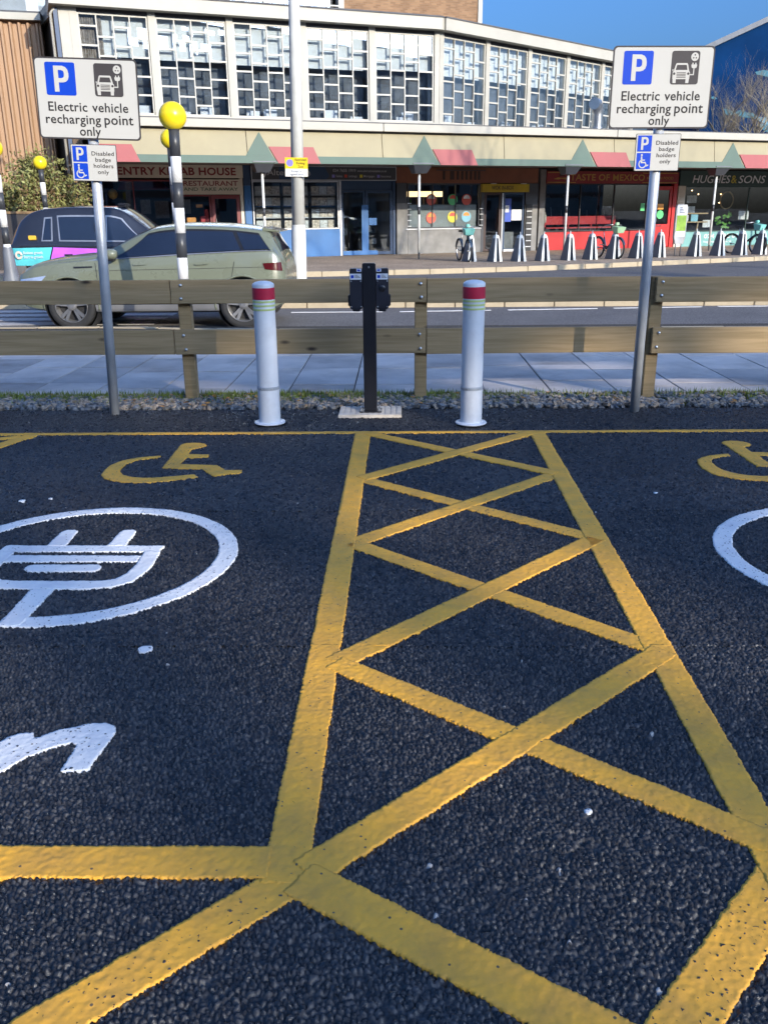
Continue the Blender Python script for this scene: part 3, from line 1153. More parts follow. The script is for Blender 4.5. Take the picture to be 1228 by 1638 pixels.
tag(pebbles('gravel', 2700, 'pebble_grey', 7.24, 7.74, -5, 5, 0.022, 0.06, 0.0), 'loose grey gravel along the foot of the timber fence', 'gravel')
tag(pebbles('brown_gravel', 2300, 'pebble_brown', 7.25, 7.80, -5, 5, 0.02, 0.055, 0.004), 'brown pebbles mixed into the gravel strip under the fence', 'gravel')

def grass_strip():
    mb = MB()
    for i in range(22000):
        x = random.uniform(-5, 5)
        dens = 0.5+0.5*math.sin(x*2.1+1.0)*math.sin(x*0.9)
        if random.random() > (0.35+0.65*dens)*(1.0 if x < 0.5 else 0.45):
            continue
        y = 7.83-abs(random.gauss(0, 0.17))
        if y < 7.28:
            continue
        h = random.uniform(0.02, 0.07)*(1.0 if y > 7.6 else 0.75)
        a = random.uniform(0, 6.28)
        w = 0.006
        dx, dy = math.cos(a)*w, math.sin(a)*w
        lx, ly = random.uniform(-0.02, 0.02), random.uniform(-0.02, 0.02)
        mb.add([(x-dx, y-dy, -0.015), (x+dx, y+dy, -0.015), (x+lx, y+ly, h)], [(0, 1, 2)])
    return mb.build('grass', 'grass')
tag(grass_strip(), 'short green grass along the edge of the paving slabs', 'grass', kind='stuff')
mb = MB()
for i in range(130):
    x = random.choice([random.gauss(-1.45, 0.5), random.uniform(-4, 4)])
    y = random.uniform(7.2, 7.8)
    a = random.uniform(0, 6.28)
    s = random.uniform(0.012, 0.028)
    q = [(x+s*math.cos(a+t)*k, y+s*math.sin(a+t)*k, 0.03+random.uniform(-0.006, 0.012)) for t, k in ((0, 1.3), (1.57, 0.6), (3.14, 1.2), (4.71, 0.6))]
    mb.add(q, [(0, 1, 2, 3)])
tag(mb.build('fallen_leaves', 'fallen_leaf'), 'orange fallen leaves scattered on the gravel', 'leaves', kind='stuff')

# near pavement of concrete slabs, each slab a piece
pavement = MB().box(-16, 16, 7.84, 12.9, -0.3, -0.012).build('pavement', 'earth')
tag(pavement, kind='structure')
edging = MB().box(-14, 14, 7.825, 7.852, -0.05, 0.012).build('edging_strip', 'slab_concrete_dark', pavement)
for ci in range(-12, 13):
    x0 = -0.43+0.605*ci
    y = 7.857-random.choice([0.0, 0.3, 0.45, 0.6])
    while y < 12.35:
        y1 = min(y+0.9, 12.36)
        ya = max(y, 7.857)
        if y1-ya > 0.06:
            dz = random.uniform(-0.003, 0.003)
            MB().box(x0+0.006, x0+0.599, ya+0.006, y1-0.006, -0.05, dz).build('slab', random.choice(['slab_concrete', 'slab_concrete', 'slab_concrete_dark']), pavement, bevel=0.004)
        y = y1

# near kerb
def kerb_run(name, pts, mname, parent, top, foot, depth, length=0.9):
    pts = [Vector((p[0], p[1])) for p in pts]
    cum = [0.0]
    for a, b in zip(pts, pts[1:]):
        cum.append(cum[-1]+(b-a).length)
    def at(s):
        for i in range(len(pts)-1):
            if s <= cum[i+1] or i == len(pts)-2:
                return pts[i].lerp(pts[i+1], (s-cum[i])/(cum[i+1]-cum[i]))
    s = 0.0
    while s < cum[-1]-0.05:
        e = min(s+length, cum[-1])
        a, b = at(s+0.006), at(e-0.006)
        d = (b-a).normalized()
        nn = Vector((-d.y, d.x))*depth
        dz = random.uniform(-0.004, 0.004)
        q = [a, b, b+nn, a+nn]
        MB().hexa([(p.x, p.y, foot) for p in q], [(p.x, p.y, top+dz) for p in q]).build('kerb_stone', mname, parent, bevel=0.012)
        s = e

road = MB().box(-60, 60, 12.4, 45, -0.4, -0.10).build('road', 'road_asphalt')
tag(road, kind='structure')
near_kerb = [(-8.0, 13.0), (-4.0, 12.95), (-2.6, 12.62), (0, 12.50), (8, 12.55)]
kerb_run('kerb', [(x, y-0.14) for x, y in near_kerb], 'kerb_concrete', pavement, 0.0, -0.2, 0.14)

def road_mark(name, pts, material='old_white_paint'):
    return MB().prism(pts, -0.12, -0.0945).build(name, material, road)

for i in range(5):
    y0 = 13.35+i*0.62
    road_mark('zebra_stripe', jit_line((-7.3, y0+0.15), (-3.9, y0+0.15), 0.32, 0.006, 0.1))
for x in np.arange(-1.9, 16, 1.9):
    yy = 15.52+0.10*max(0, x-0.2) if x < 3 else 15.8
    road_mark('lane_dash', jit_line((x, 15.55+0.09*min(max(x, 0), 6)), (x+1.6, 15.55+0.09*min(max(x+1.6, 0), 6)), 0.07, 0.004, 0.1), 'white_paint')
road_mark('edge_line', jit_line((6, 29.2), (16, 34.2), 0.09, 0.004, 0.2), 'old_white_paint')

# central island with kerb stones
island = MB().box(-3.4, 30, 16.40, 17.95, -0.3, -0.01).build('traffic_island', 'far_paving')
tag(island, kind='structure')
kerb_run('kerb', [(-3.5, 16.27), (30, 16.12)], 'kerb_concrete', island, 0.02, -0.3, 0.15)
kerb_run('kerb', [(30, 18.08), (-3.5, 18.08)], 'kerb_concrete', island, 0.02, -0.3, 0.15)
isl2 = MB().box(-30, -6.9, 16.6, 17.9, -0.3, -0.01).build('traffic_island', 'far_paving')
tag(isl2, kind='structure')
kerb_run('kerb', [(-30, 16.5), (-6.8, 16.45)], 'kerb_concrete', isl2, 0.02, -0.3, 0.15)

# far pavement with curved kerb
far_pts = [(-40, 21.2), (-25, 22.0), (-14, 22.8), (-7, 23.5), (-2.7, 24.15), (1.05, 24.98), (4.2, 26.1), (6.8, 27.45), (9.6, 28.9), (12.7, 30.6), (18, 33.2), (30, 38.5), (48, 46)]
poly = [(x, y+0.1) for x, y in far_pts]+[(48, 110), (-40, 110)]
far_pave = MB().prism(poly, -0.3, 0.02).build('far_pavement', 'far_paving')
tag(far_pave, kind='structure')
kerb_run('kerb', far_pts[2:11], 'kerb_concrete', far_pave, 0.035, -0.3, 0.16, 1.0)

# ------------------------------------------------------------------ timber fence
fence = thing('timber_fence', 'two-rail timber fence with square posts along the back of the car park', 'fence', (0, 7.6, 0))
FY = 7.6
def rail(x0, x1, y0, y1, z0, z1, t=0.045):
    """sawn board between two points, local origin at its left end"""
    L = math.hypot(x1-x0, y1-y0)
    o = MB().box(0, L, 0, t, 0, z1-z0).build('rail', 'treated_timber', fence, bevel=0.004, loc=(x0, y0-FY, z0), rot=(0, 0, math.atan2(y1-y0, x1-x0)))
    return o
posts = [(-3.98, 7.603), (-1.90, 7.603), (0.128, 7.603), (2.122, 7.60), (4.2, 7.60)]
for (x, y) in posts:
    MB().box(0, 0.105, 0, 0.10, 0, 1.235).build('post', 'post_timber', fence, bevel=0.005, loc=(x, y-FY, -0.2))
for (z0, z1) in ((0.842, 1.038), (0.412, 0.622)):
    rail(-6.1, -3.93, 7.553, 7.553, z0, z1)
    rail(-3.925, -1.945, 7.555, 7.555, z0, z1)
    rail(-1.940, 0.225, 7.548, 7.556, z0, z1)
    rail(0.230, 2.119, 7.553, 7.618, z0-0.008, z1-0.002)
    rail(2.150, 4.5, 7.546, 7.548, z0-0.012, z1-0.004)
for (x, y) in posts:
    for z in (0.885, 0.995, 0.455, 0.575):
        if x > 2 and x < 3:
            bx = x+0.075
        else:
            bx = x+0.048
        MB().lathe([(0.0, -0.010), (0.008, -0.009), (0.013, -0.004), (0.014, 0.0), (0.014, 0.004)], 10, axis='y').build('bolt', 'zinc_bolt', fence, smooth=True, loc=(bx+random.uniform(-0.008, 0.008), 7.545-FY, z))

# ------------------------------------------------------------------ bollards
def bollard(x, y, label):
    t = thing('bollard', label, 'bollard', (x, y, 0), 0, 'white bollards beside the charging post')
    r = 0.084
    MB().lathe([(0.0, 0.006), (0.118, 0.006), (0.122, 0.012), (0.118, 0.018), (0.086, 0.021), (0.086, 0.03)], 36).build('base_flange', 'bollard_white', t, auto=40)
    MB().lathe([(r, 0.012), (r, 0.274)], 36).build('lower_sleeve', 'bollard_white', t, smooth=True)
    MB().lathe([(r, 0.274), (r+0.004, 0.277), (r+0.004, 0.296), (r, 0.299)], 36).build('joint_ring', 'galvanised', t, auto=40)
    for a in (-115, -62):
        MB().lathe([(0, -0.004), (0.005, -0.003), (0.006, 0)], 8, axis='y').build('ring_screw', 'zinc_bolt', t, loc=((r+0.004)*math.cos(R(a)), (r+0.004)*math.sin(R(a)), 0.287))
    MB().lathe([(r-0.002, 0.299), (r-0.002, 1.046), (r-0.001, 1.060), (r*0.93, 1.071), (r*0.7, 1.082), (r*0.35, 1.088), (0, 1.09)], 36).build('tube', 'bollard_white', t, smooth=True)
    MB().lathe([(r-0.002, 0.957), (r+0.0008, 0.957), (r+0.0008, 1.041), (r-0.002, 1.041)], 36).build('red_band', 'bollard_red', t, auto=40)
    for z in (0.876, 0.905, 0.934):
        MB().lathe([(r-0.002, z), (r+0.0008, z), (r+0.0008, z+0.014), (r-0.002, z+0.014)], 36).build('lime_stripe', 'bollard_lime', t, auto=40)
bollard(-1.022, 6.70, 'white bollard with red band standing left of the black charging post')
bollard(0.552, 6.66, 'white bollard with red band standing right of the black charging post')

# ------------------------------------------------------------------ charging post on its pad
pad = thing('concrete_pad', 'pale ribbed concrete pad under the black charging post', 'pad', (-0.245, 7.08, 0))
slab = MB().box(-0.255, 0.257, -0.185, 0.178, -0.05, 0.014).build('pad_slab', 'pad_concrete', pad, bevel=0.003)
for i in range(11):
    x = -0.235+i*0.047
    MB().box(x-0.017, x+0.017, -0.15, 0.165, 0.0145, 0.018).build('rib', 'pad_concrete', pad, bevel=0.0015)
MB().box(-0.255, 0.257, -0.182, -0.156, 0.0145, 0.0195).build('lip', 'pad_concrete', pad, bevel=0.002)
cp = thing('charging_post', 'black twin-socket charging post on the pale concrete pad', 'charging post', (-0.24, 7.06, 0.018))
MB().box(-0.09, 0.09, -0.075, 0.08, 0.0, 0.010).build('base_plate', 'black_steel', cp, bevel=0.002)
for sx in (-0.072, 0.072):
    for sy in (-0.057, 0.062):
        MB().lathe([(0.011, 0.010), (0.011, 0.022), (0.005, 0.023), (0.005, 0.034), (0, 0.035)], 6, (sx, sy, 0)).build('anchor_bolt', 'zinc_bolt', cp)
MB().box(-0.052, 0.052, -0.05, 0.05, 0.01, 1.175).build('column', 'black_steel', cp, bevel=0.006)
MB().lathe([(0, -0.006), (0.006, -0.005), (0.008, 0)], 10, (0.0, -0.05, 1.145), 'y').build('cap_screw', 'zinc_bolt', cp)
for s in (-1, 1):
    x0, x1 = (0.054, 0.152) if s > 0 else (-0.152, -0.054)
    b = MB().prism(rrect(x0, x1, 0.825, 1.135, 0.012, 3), -0.045, 0.075, 'xz').build('socket_box', 'black_plastic', cp, bevel=0.003)
    MB().box(x0-0.0 if s > 0 else x0-0.016, x1+0.016 if s > 0 else x1, -0.02, 0.05, 0.845, 0.935).build('side_socket', 'black_plastic', b, bevel=0.006)
    MB().box(x0+0.004, x1-0.004, -0.0472, -0.044, 1.052, 1.097).build('label_plate', 'label_white', b)
    MB().box(x0+0.012, x0+0.034, -0.0485, -0.046, 1.063, 1.086).build('label_logo', 'sign_blue', b)
    for k in range(3):
        MB().box(x0+0.042, x1-0.012-0.01*k, -0.0485, -0.046, 1.066+0.009*k, 1.0695+0.009*k).build('label_line', 'sign_grey', b)
    lx = x0+0.004 if s > 0 else x1-0.042
    MB().box(lx, lx+0.038, -0.0472, -0.044, 1.112, 1.134).build('label_plate', 'label_white', b)
    MB().box(lx+0.006, lx+0.030, -0.0485, -0.046, 1.117, 1.129).build('label_logo', 'sign_blue', b)
    for (sx, sz) in ((0.088, 0.845), (0.012, 0.845), (0.088, 1.04), (0.012, 1.04)):
        MB().lathe([(0, -0.003), (0.004, -0.0025), (0.005, 0)], 8, (x0+sx, -0.045, sz), 'y').build('screw', 'galvanised', b)
    if s > 0:
        MB().lathe([(0, -0.006), (0.024, -0.006), (0.027, -0.003), (0.028, 0.0)], 20, (x0+0.048, -0.045, 0.985), 'y').build('key_lock', 'black_steel', b, smooth=True)
    MB().box(x0+0.02, x1-0.02, -0.03, 0.06, 0.805, 0.826).build('cable_gland', 'black_plastic', b, bevel=0.004)

# ------------------------------------------------------------------ parking signs
def parking_sign(label, x, y, lean, rz, dz, ox0):
    t = thing('parking_sign', label, 'sign', (x, y, 0), 0, 'electric vehicle bay signs on the fence line')
    MB().tube([(-0.1*lean, 0, -0.1), (lean*(2.6+dz), 0, 2.60+dz)], 0.038, 24).build('pole', 'galvanised', t, smooth=True)
    # --- big panel
    W, Hh, z0 = 0.745, 0.548, 2.098+dz
    big = MB().prism(rrect(-W/2, W/2, 0, Hh, 0.03), -0.003, 0.002, 'xz').build('main_panel', 'sign_grey', t, loc=(lean*z0+ox0, -0.052, z0), rot=(0, lean, rz))
    def on(parent, poly, m, k, name):
        return MB().prism(poly, -0.003-0.0011*k, -0.0025-0.0011*(k-1), 'xz').build(name, m, parent)
    on(big, rrect(-W/2+0.011, W/2-0.011, 0.011, Hh-0.011, 0.024), 'sign_white', 1, 'white_face')
    bx = -0.185
    on(big, rrect(bx-0.108, bx+0.108, 0.295, 0.515, 0.014), 'sign_blue', 2, 'blue_square')
    def letter_P(parent, cx, cz, h, m, k):
        s = h/10.0
        stem = [(-3, -5), (-1.1, -5), (-1.1, 5), (-3, 5)]
        bowl = [(-1.15, -1.4), (0.6, -1.4), (1.9, -1.1), (2.8, -0.3), (3.2, 0.9), (3.2, 2.2), (2.9, 3.5), (2.1, 4.5), (0.8, 5), (-1.15, 5), (-1.15, 3.35), (0.2, 3.35), (0.95, 3.1), (1.3, 2.5), (1.3, 1.1), (0.95, 0.5), (0.2, 0.25), (-1.15, 0.25)]
        mb = MB()
        f0, f1 = -0.003-0.0011*k, -0.0025-0.0011*(k-1)
        mb.prism([(cx+a*s, cz+b*s) for a, b in stem], f0, f1, 'xz')
        mb.prism([(cx+a*s, cz+b*s) for a, b in bowl], f0+0.0001, f1, 'xz')
        mb.build('letter_p', m, parent)
    letter_P(big, bx+0.005, 0.405, 0.172, 'sign_white', 3)
    # electric car pictogram on its dark square
    ix0, ix1, iz0, iz1 = 0.058, 0.264, 0.295, 0.515
    on(big, rrect(ix0, ix1, iz0, iz1, 0.018), 'sign_grey', 2, 'dark_square')
    ox, oz = 0.136, 0.304
    car = MB()
    A, B = -0.003-0.0033, -0.0025-0.0022
    def q(pts):
        car.prism([(ox+a, oz+b) for a, b in pts], A, B, 'xz')
    q([(-0.062, 0.026), (-0.064, 0.07), (-0.060, 0.076), (0.060, 0.076), (0.064, 0.07), (0.062, 0.026)])         # nose
    q([(-0.058, 0.0762), (-0.044, 0.124), (-0.038, 0.131), (0.038, 0.131), (0.044, 0.124), (0.058, 0.0762), (0.046, 0.0762), (0.035, 0.119), (-0.035, 0.119), (-0.046, 0.0762)])  # cabin frame
    q([(-0.0459, 0.0763), (0.0459, 0.0763), (0.044, 0.086), (-0.044, 0.086)])
    q([(-0.058, 0.0), (-0.036, 0.0), (-0.036, 0.0258), (-0.060, 0.0258)])
    q([(0.036, 0.0), (0.058, 0.0), (0.060, 0.0258), (0.036, 0.0258)])
    q([(-0.066, 0.078), (-0.060, 0.0762), (-0.060, 0.09), (-0.066, 0.092)])
    q([(0.0643, 0.052), (0.094, 0.052), (0.094, 0.097), (0.087, 0.097), (0.087, 0.059), (0.0643, 0.059)])         # cable
    q([(0.070, 0.112), (0.074, 0.1), (0.0825, 0.0973), (0.0985, 0.0973), (0.107, 0.1), (0.111, 0.112), (0.111, 0.122), (0.070, 0.122)])  # plug
    q([(0.076, 0.1222), (0.084, 0.1222), (0.084, 0.133), (0.076, 0.133)])
    q([(0.097, 0.1222), (0.105, 0.1222), (0.105, 0.133), (0.097, 0.133)])
    q(circle(0.0905, 0.172, 0.028, 20))
    car.build('electric_car_symbol', 'sign_white', big)
    det = MB()
    A2, B2 = -0.003-0.0044, -0.0025-0.0033
    for (a, b, r) in ((-0.052, 0.062, 0.0085), (0.052, 0.062, 0.0085), (0.0905, 0.184, 0.0055), (0.081, 0.165, 0.005), (0.100, 0.165, 0.005)):
        det.prism([(ox+p[0], oz+p[1]) for p in circle(a, b, r, 12)], A2, B2, 'xz')
    for k in range(4):
        det.prism([(ox-0.034, oz+0.036+k*0.0098), (ox+0.034, oz+0.036+k*0.0098), (ox+0.034, oz+0.0405+k*0.0098), (ox-0.034, oz+0.0405+k*0.0098)], A2, B2, 'xz')
    det.build('grille_detail', 'sign_grey', big)
    yt = -0.0046
    for wd_, x_, z_, w_ in (('Electric', -0.151, 0.190, 0.283), ('vehicle', 0.161, 0.190, 0.263), ('recharging', -0.119, 0.106, 0.402), ('point', 0.214, 0.106, 0.212)):
        text('lettering', wd_, 0.1, 'sign_black', big, x_, yt, z_, width=w_, height=0.062, bold=0.012, spacing=1.05)
    text('lettering', 'only', 0.1, 'sign_black', big, 0.0, yt, 0.026, width=0.155, height=0.062, bold=0.012, spacing=1.05)
    # --- small panel
    w, h = 0.338, 0.258
    sm = MB().prism(rrect(-w/2, w/2, 0, h, 0.008), -0.003, 0.002, 'xz').build('lower_panel', 'sign_grey', t, loc=(lean*1.806+ox0+0.012, -0.052, 1.806+dz), rot=(0, lean, rz))
    on(sm, rrect(-w/2+0.004, w/2-0.004, 0.004, h-0.004, 0.006), 'sign_white', 1, 'white_face')
    on(sm, rrect(-w/2+0.014, -w/2+0.120, 0.135, 0.246, 0.003), 'sign_blue', 2, 'blue_square')
    on(sm, rrect(-w/2+0.014, -w/2+0.120, 0.014, 0.126, 0.003), 'sign_blue', 2, 'blue_square')
    letter_P(sm, -w/2+0.067, 0.191, 0.088, 'sign_white', 3)
    wx, wz = -w/2+0.06, 0.054
    ch = MB()
    def qq(pts):
        ch.prism([(wx+a, wz+b) for a, b in pts], A, B, 'xz')
    qq(arc_band(0.002, -0.004, 0.023, 0.031, 100, 345, 20))
    qq(circle(-0.008, 0.057, 0.0075, 12))
    qq([(-0.014, 0.048), (-0.004, 0.048), (-0.002, 0.026), (0.018, 0.026), (0.018, 0.019), (-0.002, 0.019), (-0.001, 0.010), (0.024, 0.010), (0.034, -0.012), (0.044, -0.008), (0.047, -0.015), (0.032, -0.023), (0.019, 0.001), (-0.012, 0.001)])
    ch.build('wheelchair_symbol', 'sign_white', sm)
    for k, (s, wd) in enumerate((('Disabled', 0.165), ('badge', 0.115), ('holders', 0.145), ('only', 0.082))):
        text('lettering', s, 0.042, 'sign_black', sm, 0.067 if k < 3 else 0.062, yt, 0.182-0.043*k, width=wd, height=0.028, bold=0.006, spacing=1.05)
    # clips and channel behind
    for z in (2.2+dz, 2.5+dz, 1.9+dz):
        MB().box(lean*z-0.05, lean*z+0.05, -0.049, -0.03, z-0.01, z+0.01).build('clip', 'sign_back', t)
    return t

parking_sign('parking sign on a leaning grey pole at the left end of the charging bays', -2.37, 7.08, 0.032, R(3), 0.0, 0.0)
parking_sign('parking sign on an upright grey pole at the right end of the charging bays', 1.93, 7.10, 0.0, R(4), 0.036, -0.022)

# ------------------------------------------------------------------ belisha beacons
def beacon(label, x, y, gz, zb, lean=0.0, flare=False, phase=0):
    t = thing('belisha_beacon', label, 'beacon', (x, y, zb), 0, 'yellow globe beacons at the zebra crossing')
    top = gz-0.16-zb
    if flare:
        MB().lathe([(0.155, 0.0), (0.155, 0.42), (0.135, 0.48), (0.115, 0.62), (0.095, 0.92), (0.075, 1.0)], 24).build('pole_sleeve', 'beacon_grey', t, auto=35)
    n = int(top/0.305)
    edges = [0.0]+[top-0.305*(n-i) for i in range(n+1) if top-0.305*(n-i) > 0.1]
    for i in range(len(edges)-1):
        k = (len(edges)-2-i) % 2
        m = 'beacon_black' if k == 0 else 'beacon_white'
        a, b = edges[i], edges[i+1]
        MB().tube([(lean*a, 0, a), (lean*b, 0, b)], 0.066 if k == 0 else 0.0665, 18).build('pole_band', m, t, smooth=True)
    MB().lathe([(0.066, 0), (0.072, 0.01), (0.085, 0.05), (0.09, 0.065), (0.0, 0.066)], 20, (lean*top, 0, top-0.005)).build('collar', 'beacon_black', t, smooth=True)
    prof = [(0.168*math.sin(R(a)), -0.168*math.cos(R(a))) for a in range(20, 181, 8)]
    MB().lathe(prof+[(0.0, 0.168)], 28, (lean*top, 0, gz-zb)).build('globe', 'beacon_yellow', t, smooth=True)
    return t
beacon('striped beacon with large yellow globe in front of the green car', -2.845, 11.75, 2.705, -0.02, lean=0.016)
beacon('yellow globe beacon half hidden behind the nearest striped beacon', -4.10, 16.85, 2.82, -0.02)
beacon('striped beacon with grey flared base cut by the left edge', -7.42, 17.1, 2.72, -0.02, flare=True)
beacon('small striped beacon in front of the green bush', -9.10, 23.6, 2.79, 0.02)

# ------------------------------------------------------------------ lamp post with parking plate
lp = thing('lamp_post', 'tall cream steel lamp post with a yellow and white parking plate', 'lamp post', (-1.90, 17.0, -0.01))
MB().tube([(0, 0, 0), (0, 0, 1.2), (0, 0, 1.35)], [0.135, 0.135, 0.125], 24, False).build('lower_column', 'lamp_column', lp, smooth=True)
MB().tube([(0, 0, 1.35), (0, 0, 8.6)], [0.122, 0.07], 24).build('shaft', 'lamp_column', lp, smooth=True)
MB().tube([(0, 0, 8.55), (-0.15, 0, 8.9), (-0.6, 0, 9.1), (-1.2, 0, 9.15)], [0.06, 0.05, 0.045, 0.04], 12).build('bracket', 'lamp_column', lp, smooth=True)
MB().box(-1.75, -1.15, -0.13, 0.13, 9.09, 9.2).build('lantern', 'beacon_grey', lp, bevel=0.03)
lp.rotation_euler = (0, R(1.1), 0)
pl = MB().box(-0.205, 0.205, -0.147, -0.142, 2.18, 2.50).build('parking_plate', 'sign_yellow', lp)
MB().box(-0.203, 0.203, -0.1485, -0.1465, 2.182, 2.312).build('white_half', 'label_white', pl)
MB().prism(circle(-0.12, 2.41, 0.062, 20), -0.149, -0.1465, 'xz').build('roundel', 'sign_violet', pl)
for k, s in enumerate(('Restricted', 'Parking', 'Zone')):
    text('lettering', s, 0.06, 'sign_black', pl, 0.075, -0.149, 2.445-0.058*k, width=(0.2, 0.15, 0.1)[k], bold=0.004)
for k, s in enumerate(('Except in', 'signed bays')):
    text('lettering', s, 0.05, 'sign_grey', pl, 0.0, -0.150, 2.256-0.052*k, width=(0.18, 0.24)[k], bold=0.002)
MB().tube([(0, 0, 2.3), (0, 0, 2.33)], 0.125, 20).build('clip', 'galvanised', lp)

# ------------------------------------------------------------------ cars
def interp(tab, x):
    xs = [r[0] for r in tab]
    out = []
    for k in range(1, len(tab[0])):
        out.append(float(np.interp(x, xs, [r[k] for r in tab])))
    return out

def smooth_table(tab, n):
    """resample the station table with a monotone-ish cubic so that the body is fair"""
    xs = np.array([r[0] for r in tab], float)
    ys = np.array([r[1:] for r in tab], float)
    d = np.zeros_like(ys)
    h = np.diff(xs)
    s = np.diff(ys, axis=0)/h[:, None]
    for i in range(1, len(xs)-1):
        for k in range(ys.shape[1]):
            a, b = s[i-1, k], s[i, k]
            d[i, k] = 0 if a*b <= 0 else 2*a*b/(a+b)
    d[0], d[-1] = s[0], s[-1]
    q = np.unique(np.concatenate([np.linspace(xs[0], xs[-1], n), xs]))
    res = []
    for x in q:
        i = min(max(np.searchsorted(xs, x)-1, 0), len(xs)-2)
        t = (x-xs[i])/h[i]
        y = (2*t**3-3*t**2+1)*ys[i]+(t**3-2*t**2+t)*h[i]*d[i]+(-2*t**3+3*t**2)*ys[i+1]+(t**3-t**2)*h[i]*d[i+1]
        res.append((float(x), *[float(v) for v in y]))
    return res

class CarBody:
    # table columns: x, z_low, hw_low, z_mid, hw_mid, z_belt, hw_belt, z_top, hw_top, z_crown
    def __init__(self, tab):
        self.tab = smooth_table(tab, 70)
    def half(self, x):
        zl, wl, zm, wm, zb, wb, zt, wt, zc = interp(self.tab, x)
        side = []
        for k in range(4):
            t = k/4
            side.append((wb+(wt+0.035-wb)*t, zb+(zt-0.045-zb)*t))
        pts = [(0, zl), (wl*0.86, zl), (wl, zl+0.04), ((wl*0.35+wm*0.65), zl+(zm-zl)*0.45), (wm, zm-0.06), (wm, zm+0.02), (wb+0.018, zb-0.055), (wb+0.006, zb-0.012)]
        pts += side
        pts += [(wt+0.035, zt-0.045), (wt+0.012, zt-0.016), (wt-0.05, zt), (wt*0.6, (zt*0.4+zc*0.6)), (wt*0.25, zc), (0, zc)]
        return pts
    def glass_point(self, x, v, off=0.008):
        zl, wl, zm, wm, zb, wb, zt, wt, zc = interp(self.tab, x)
        a = Vector((wb, zb))
        b = Vector((wt+0.035, zt-0.045))
        p = a.lerp(b, v)
        d = b-a
        nrm = Vector((d.y, -d.x)).normalized() if d.length > 1e-5 else Vector((1, 0))
        p = p+nrm*off
        return (x, p.x, p.y)
    def low_point(self, x, z, off=0.006):
        pts = self.half(x)[2:8]
        for (w0, z0), (w1, z1) in zip(pts, pts[1:]):
            if z0 <= z <= z1+1e-6:
                t = (z-z0)/max(z1-z0, 1e-6)
                return (x, w0+(w1-w0)*t+off, z)
        return (x, pts[-1][0]+off, z)
    def build(self, name, material, parent, arches):
        rows = []
        for r in self.tab:
            h = self.half(r[0])
            ring = [(r[0], w, z) for w, z in h]+[(r[0], -w, z) for w, z in h[-2:0:-1]]
            rows.append(ring)
        n = len(rows[0])
        vs = [p for ring in rows for p in ring]
        fs = []
        for i in range(len(rows)-1):
            for k in range(n):
                k2 = (k+1) % n
                fs.append((i*n+k, (i+1)*n+k, (i+1)*n+k2, i*n+k2))
        fs.append(tuple(range(n)))
        fs.append(tuple((len(rows)-1)*n+k for k in reversed(range(n))))
        o = MB().add(vs, fs).build(name, material, None, fix=True)
        cut = MB()
        for (ax, az, ar) in arches:
            cut.tube([(ax, -1.4, az), (ax, -0.55, az)], ar, 40)
            cut.tube([(ax, 0.55, az), (ax, 1.4, az)], ar, 40)
        c = cut.build('cutter', material, None, fix=True)
        md = o.modifiers.new('arch', 'BOOLEAN')
        md.object = c
        md.operation = 'DIFFERENCE'
        md.solver = 'EXACT'
        dg = bpy.context.evaluated_depsgraph_get()
        me = bpy.data.meshes.new_from_object(o.evaluated_get(dg))
        o.modifiers.clear()
        old = o.data
        o.data = me
        bpy.data.meshes.remove(old)
        cm = c.data
        bpy.data.objects.remove(c)
        bpy.data.meshes.remove(cm)
        me.polygons.foreach_set('use_smooth', [True]*len(me.polygons))
        me.set_sharp_from_angle(angle=R(38))
        me.name = name
        o.name = name
        o.parent = parent
        return o

def patch(body, corners, sgn, off, nu=10, nv=5, low=False):
    """surface patch following the car side; corners (x, v) order: bottom-rear, bottom-front, top-front, top-rear"""
    vs, fs = [], []
    (x0, v0), (x1, v1), (x2, v2), (x3, v3) = corners
    for j in range(nv+1):
        b = j/nv
        for i in range(nu+1):
            a = i/nu
            x = (x0*(1-a)+x1*a)*(1-b)+(x3*(1-a)+x2*a)*b
            v = (v0*(1-a)+v1*a)*(1-b)+(v3*(1-a)+v2*a)*b
            p = body.low_point(x, v, off) if low else body.glass_point(x, v, off)
            vs.append((p[0], p[1]*sgn, p[2]))
    for j in range(nv):
        for i in range(nu):
            q = (j*(nu+1)+i, j*(nu+1)+i+1, (j+1)*(nu+1)+i+1, (j+1)*(nu+1)+i)
            fs.append(q if sgn < 0 else q[::-1])
    return MB().add(vs, fs)

def cross_patch(body, xa, xb, fa, fb, off, z_of=None):
    """windscreen / tailgate glass across the top surface between two stations"""
    vs, fs = [], []
    nu, nv = 10, 6
    for j in range(nv+1):
        b = j/nv
        x = xa+(xb-xa)*b
        f = fa+(fb-fa)*b
        zl, wl, zm, wm, zb, wb, zt, wt, zc = interp(body.tab, x)
        prof = [(-wt-0.02, zt-0.03), (-wt+0.05, zt), (-wt*0.6, zt*0.4+zc*0.6), (-wt*0.25, zc), (0, zc), (wt*0.25, zc), (wt*0.6, zt*0.4+zc*0.6), (wt-0.05, zt), (wt+0.02, zt-0.03)]
        for i in range(nu+1):
            y = (-1+2*i/nu)*wt*f
            z = float(np.interp(y, [p[0] for p in prof], [p[1] for p in prof]))
            vs.append((x, y, z+off))
    for j in range(nv):
        for i in range(nu):
            fs.append((j*(nu+1)+i, j*(nu+1)+i+1, (j+1)*(nu+1)+i+1, (j+1)*(nu+1)+i))
    return MB().add(vs, fs)

